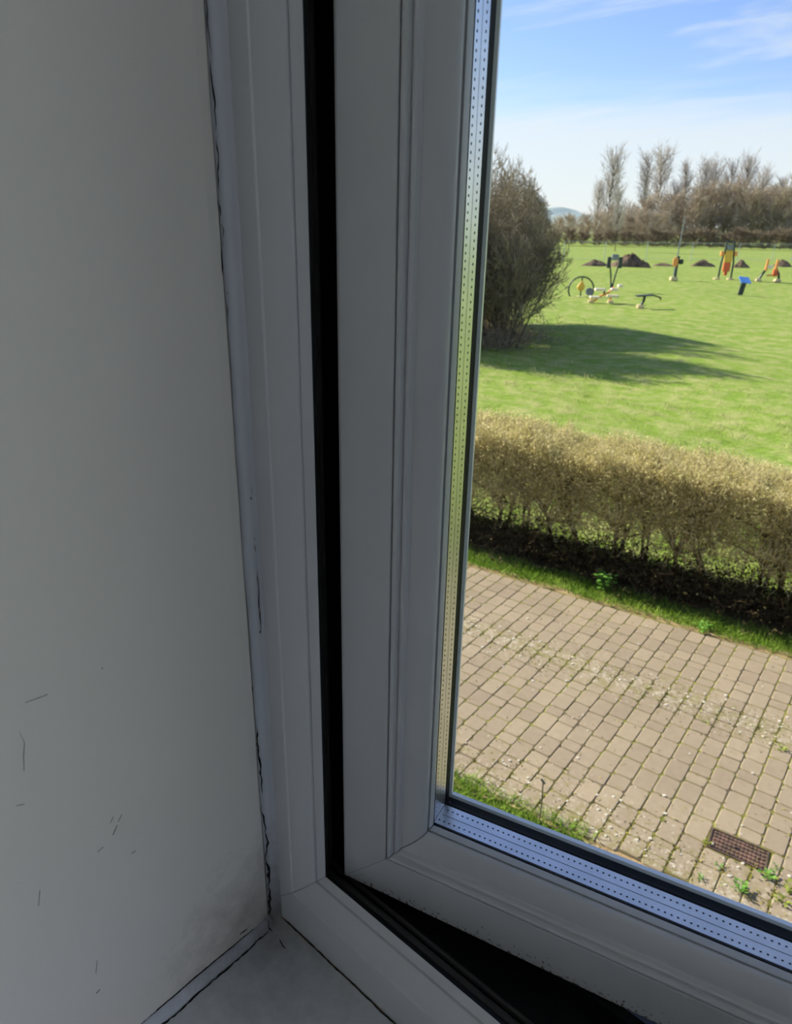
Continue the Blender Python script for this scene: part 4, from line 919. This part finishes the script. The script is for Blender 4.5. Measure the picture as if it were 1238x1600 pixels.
# information lectern
t = item('information_stand', 1157, 461, 'small information stand with a tilted blue top panel', 'sign', group='signs on the meadow')
mb = MB(); mb.raw([(-.17, -.05, 0), (.13, -.05, 0), (.26, -.05, .82), (-.06, -.05, .82), (-.17, .05, 0), (.13, .05, 0), (.26, .05, .82), (-.06, .05, .82)], [(0, 1, 2, 3), (7, 6, 5, 4), (0, 4, 5, 1), (1, 5, 6, 2), (2, 6, 7, 3), (3, 7, 4, 0)]); mb.build('pedestal', M_BLACKP, t)
mb = MB(); mb.raw([(-.22, -.26, .76), (.44, -.26, .70), (.44, .22, 1.02), (-.22, .22, 1.08), (-.22, -.26, .81), (.44, -.26, .75), (.44, .22, 1.07), (-.22, .22, 1.13)], [(3, 2, 1, 0), (4, 5, 6, 7), (0, 1, 5, 4), (1, 2, 6, 5), (2, 3, 7, 6), (3, 0, 4, 7)]); mb.build('top_panel', M_BLUE, t)
# heaps of dug soil
M_HEAP = noisy('dug_soil', srgb(84, 68, 54), srgb(140, 116, 90), 1.2, 0.95, bump=0.8, bscale=4, dist=0.2)
def heap(px, py, w, h, seed, label):
    r_ = random.Random(seed); nn = 14; v = []; f = []
    ph = [r_.uniform(0, 6) for _ in range(6)]
    for j in range(6):
        q = j / 5
        for i in range(nn):
            a = 2*pi*i/nn; rr = (1 - q) * (1 + .18*sin(2*a + ph[0]) + .1*sin(5*a + ph[1])) + .02
            z = h * (1 - (1-q)**1.6) * (1 + .22*sin(3*a + ph[2] + q*3) + .15 * sin(7*a + ph[3])) if j else -.05
            v.append((w/2*rr*cos(a), w*.28*rr*sin(a), z))
    for j in range(5):
        for i in range(nn): f.append((j*nn+i, j*nn+(i+1) % nn, (j+1)*nn+(i+1) % nn, (j+1)*nn+i))
    f.append(tuple(range(5*nn, 6*nn)))
    o = add('soil_heap', mesh('soil_heap', v, f, M_HEAP, True), None, ground(px, py)); o.rotation_euler = (0, 0, AZC)
    tag(o, label, 'soil heap', 'soil heaps along the mesh fence')
heap(984, 417, 3.8, 1.05, 1, 'largest soil heap, right of the pull-down frame'); heap(930, 415, 3.2, .5, 2, 'low soil heap left of the pull-down frame'); heap(1004, 418, 1.6, .6, 3, 'small soil heap at the right end of the largest heap')
heap(1098, 416, 2.4, .55, 4, 'soil heap between the disc post and the tall gym tower'); heap(1158, 418, 1.8, .65, 5, 'soil heap right of the tall gym tower'); heap(1222, 417, 2.6, .6, 6, 'soil heap behind the gym walker at the right edge'); heap(1038, 416, 2.4, .28, 7, 'flat soil heap left of the disc post')
# temporary mesh fence
M_GALV = noisy('galvanised', srgb(170, 182, 184), srgb(200, 208, 208), 2, 0.5, metal=0.2)
fpx = [880, 944, 1009, 1079, 1152, 1206, 1236, 1290]; FPTS = [ground(x, 408 + (x - 900) * 0.004) for x in fpx]
fence = tag(empty('mesh_fence', FPTS[0]), 'pale temporary wire mesh fence beyond the gym equipment', 'fence')
b0 = FPTS[0]
for p in FPTS: MB().tube([tuple(p - b0), tuple(p - b0 + np.array([0, 0, 2.2]))], .038, 6).build('post', M_GALV, fence)
for a, b in zip(FPTS[:-1], FPTS[1:]):
    a = a - b0; b = b - b0
    for z in (.25, 2.15): MB().tube([tuple(a + np.array([0, 0, z])), tuple(b + np.array([0, 0, z]))], .018, 5).build('rail', M_GALV, fence)
    mb = MB(); L = np.linalg.norm(b - a); k = int(L / .35)
    for i in range(1, k): q = a + (b - a) * i / k; mb.tube([tuple(q + np.array([0, 0, .25])), tuple(q + np.array([0, 0, 2.15]))], .004, 3, cap=False)
    for z in np.arange(.6, 2.1, .35): mb.tube([tuple(a + np.array([0, 0, z])), tuple(b + np.array([0, 0, z]))], .004, 3, cap=False)
    mb.build('wire_mesh', M_GALV, fence)
# pole and sapling
g = ground(1053, 430); t = tag(empty('slender_pole', g), 'slender grey green pole behind the disc post', 'pole'); MB().tube([(0, 0, 0), (.1, .0, 2.4), (.2, .0, 4.8)], [.06, .05, .04], 8).build('shaft', M_GREYP, t); MB().disc((.2, .0, 4.8), (0, 0, 1), .09, .08, 8).build('cap', M_GREYP, t)
g = ground(961, 392); e_ = tag(empty('sapling', g, 1.0), 'slim bare sapling standing alone in front of the far hedgerow', 'tree'); e_.scale = (.42, .42, .52); add('trunk', POP[1][0], e_); add('twigs', POP[1][1], e_)
# pale objects by the far hedgerow
M_WHITE = noisy('white_sheet', srgb(214, 226, 236), srgb(232, 240, 246), 1, 0.6)
for px, py, w, h, lab in ((1112, 382, 2.6, 1.7, 'pale blue white trailer box beside the far hedgerow'), (1094, 380, 1.2, .9, 'tiny white tank left of the pale trailer box')):
    t = tag(empty('trailer_box', ground(px, py), AZC), lab, 'trailer', 'pale boxes beside the far hedgerow')
    MB().box((-w/2, -.7, .25), (w/2, .7, h), bev=.12).build('body', M_WHITE, t)
    for x in (-w*.3, w*.3): MB().disc((x, -.7, .25), (0, 1, 0), .25, .15, 12).build('wheel', M_BLACKP, t)
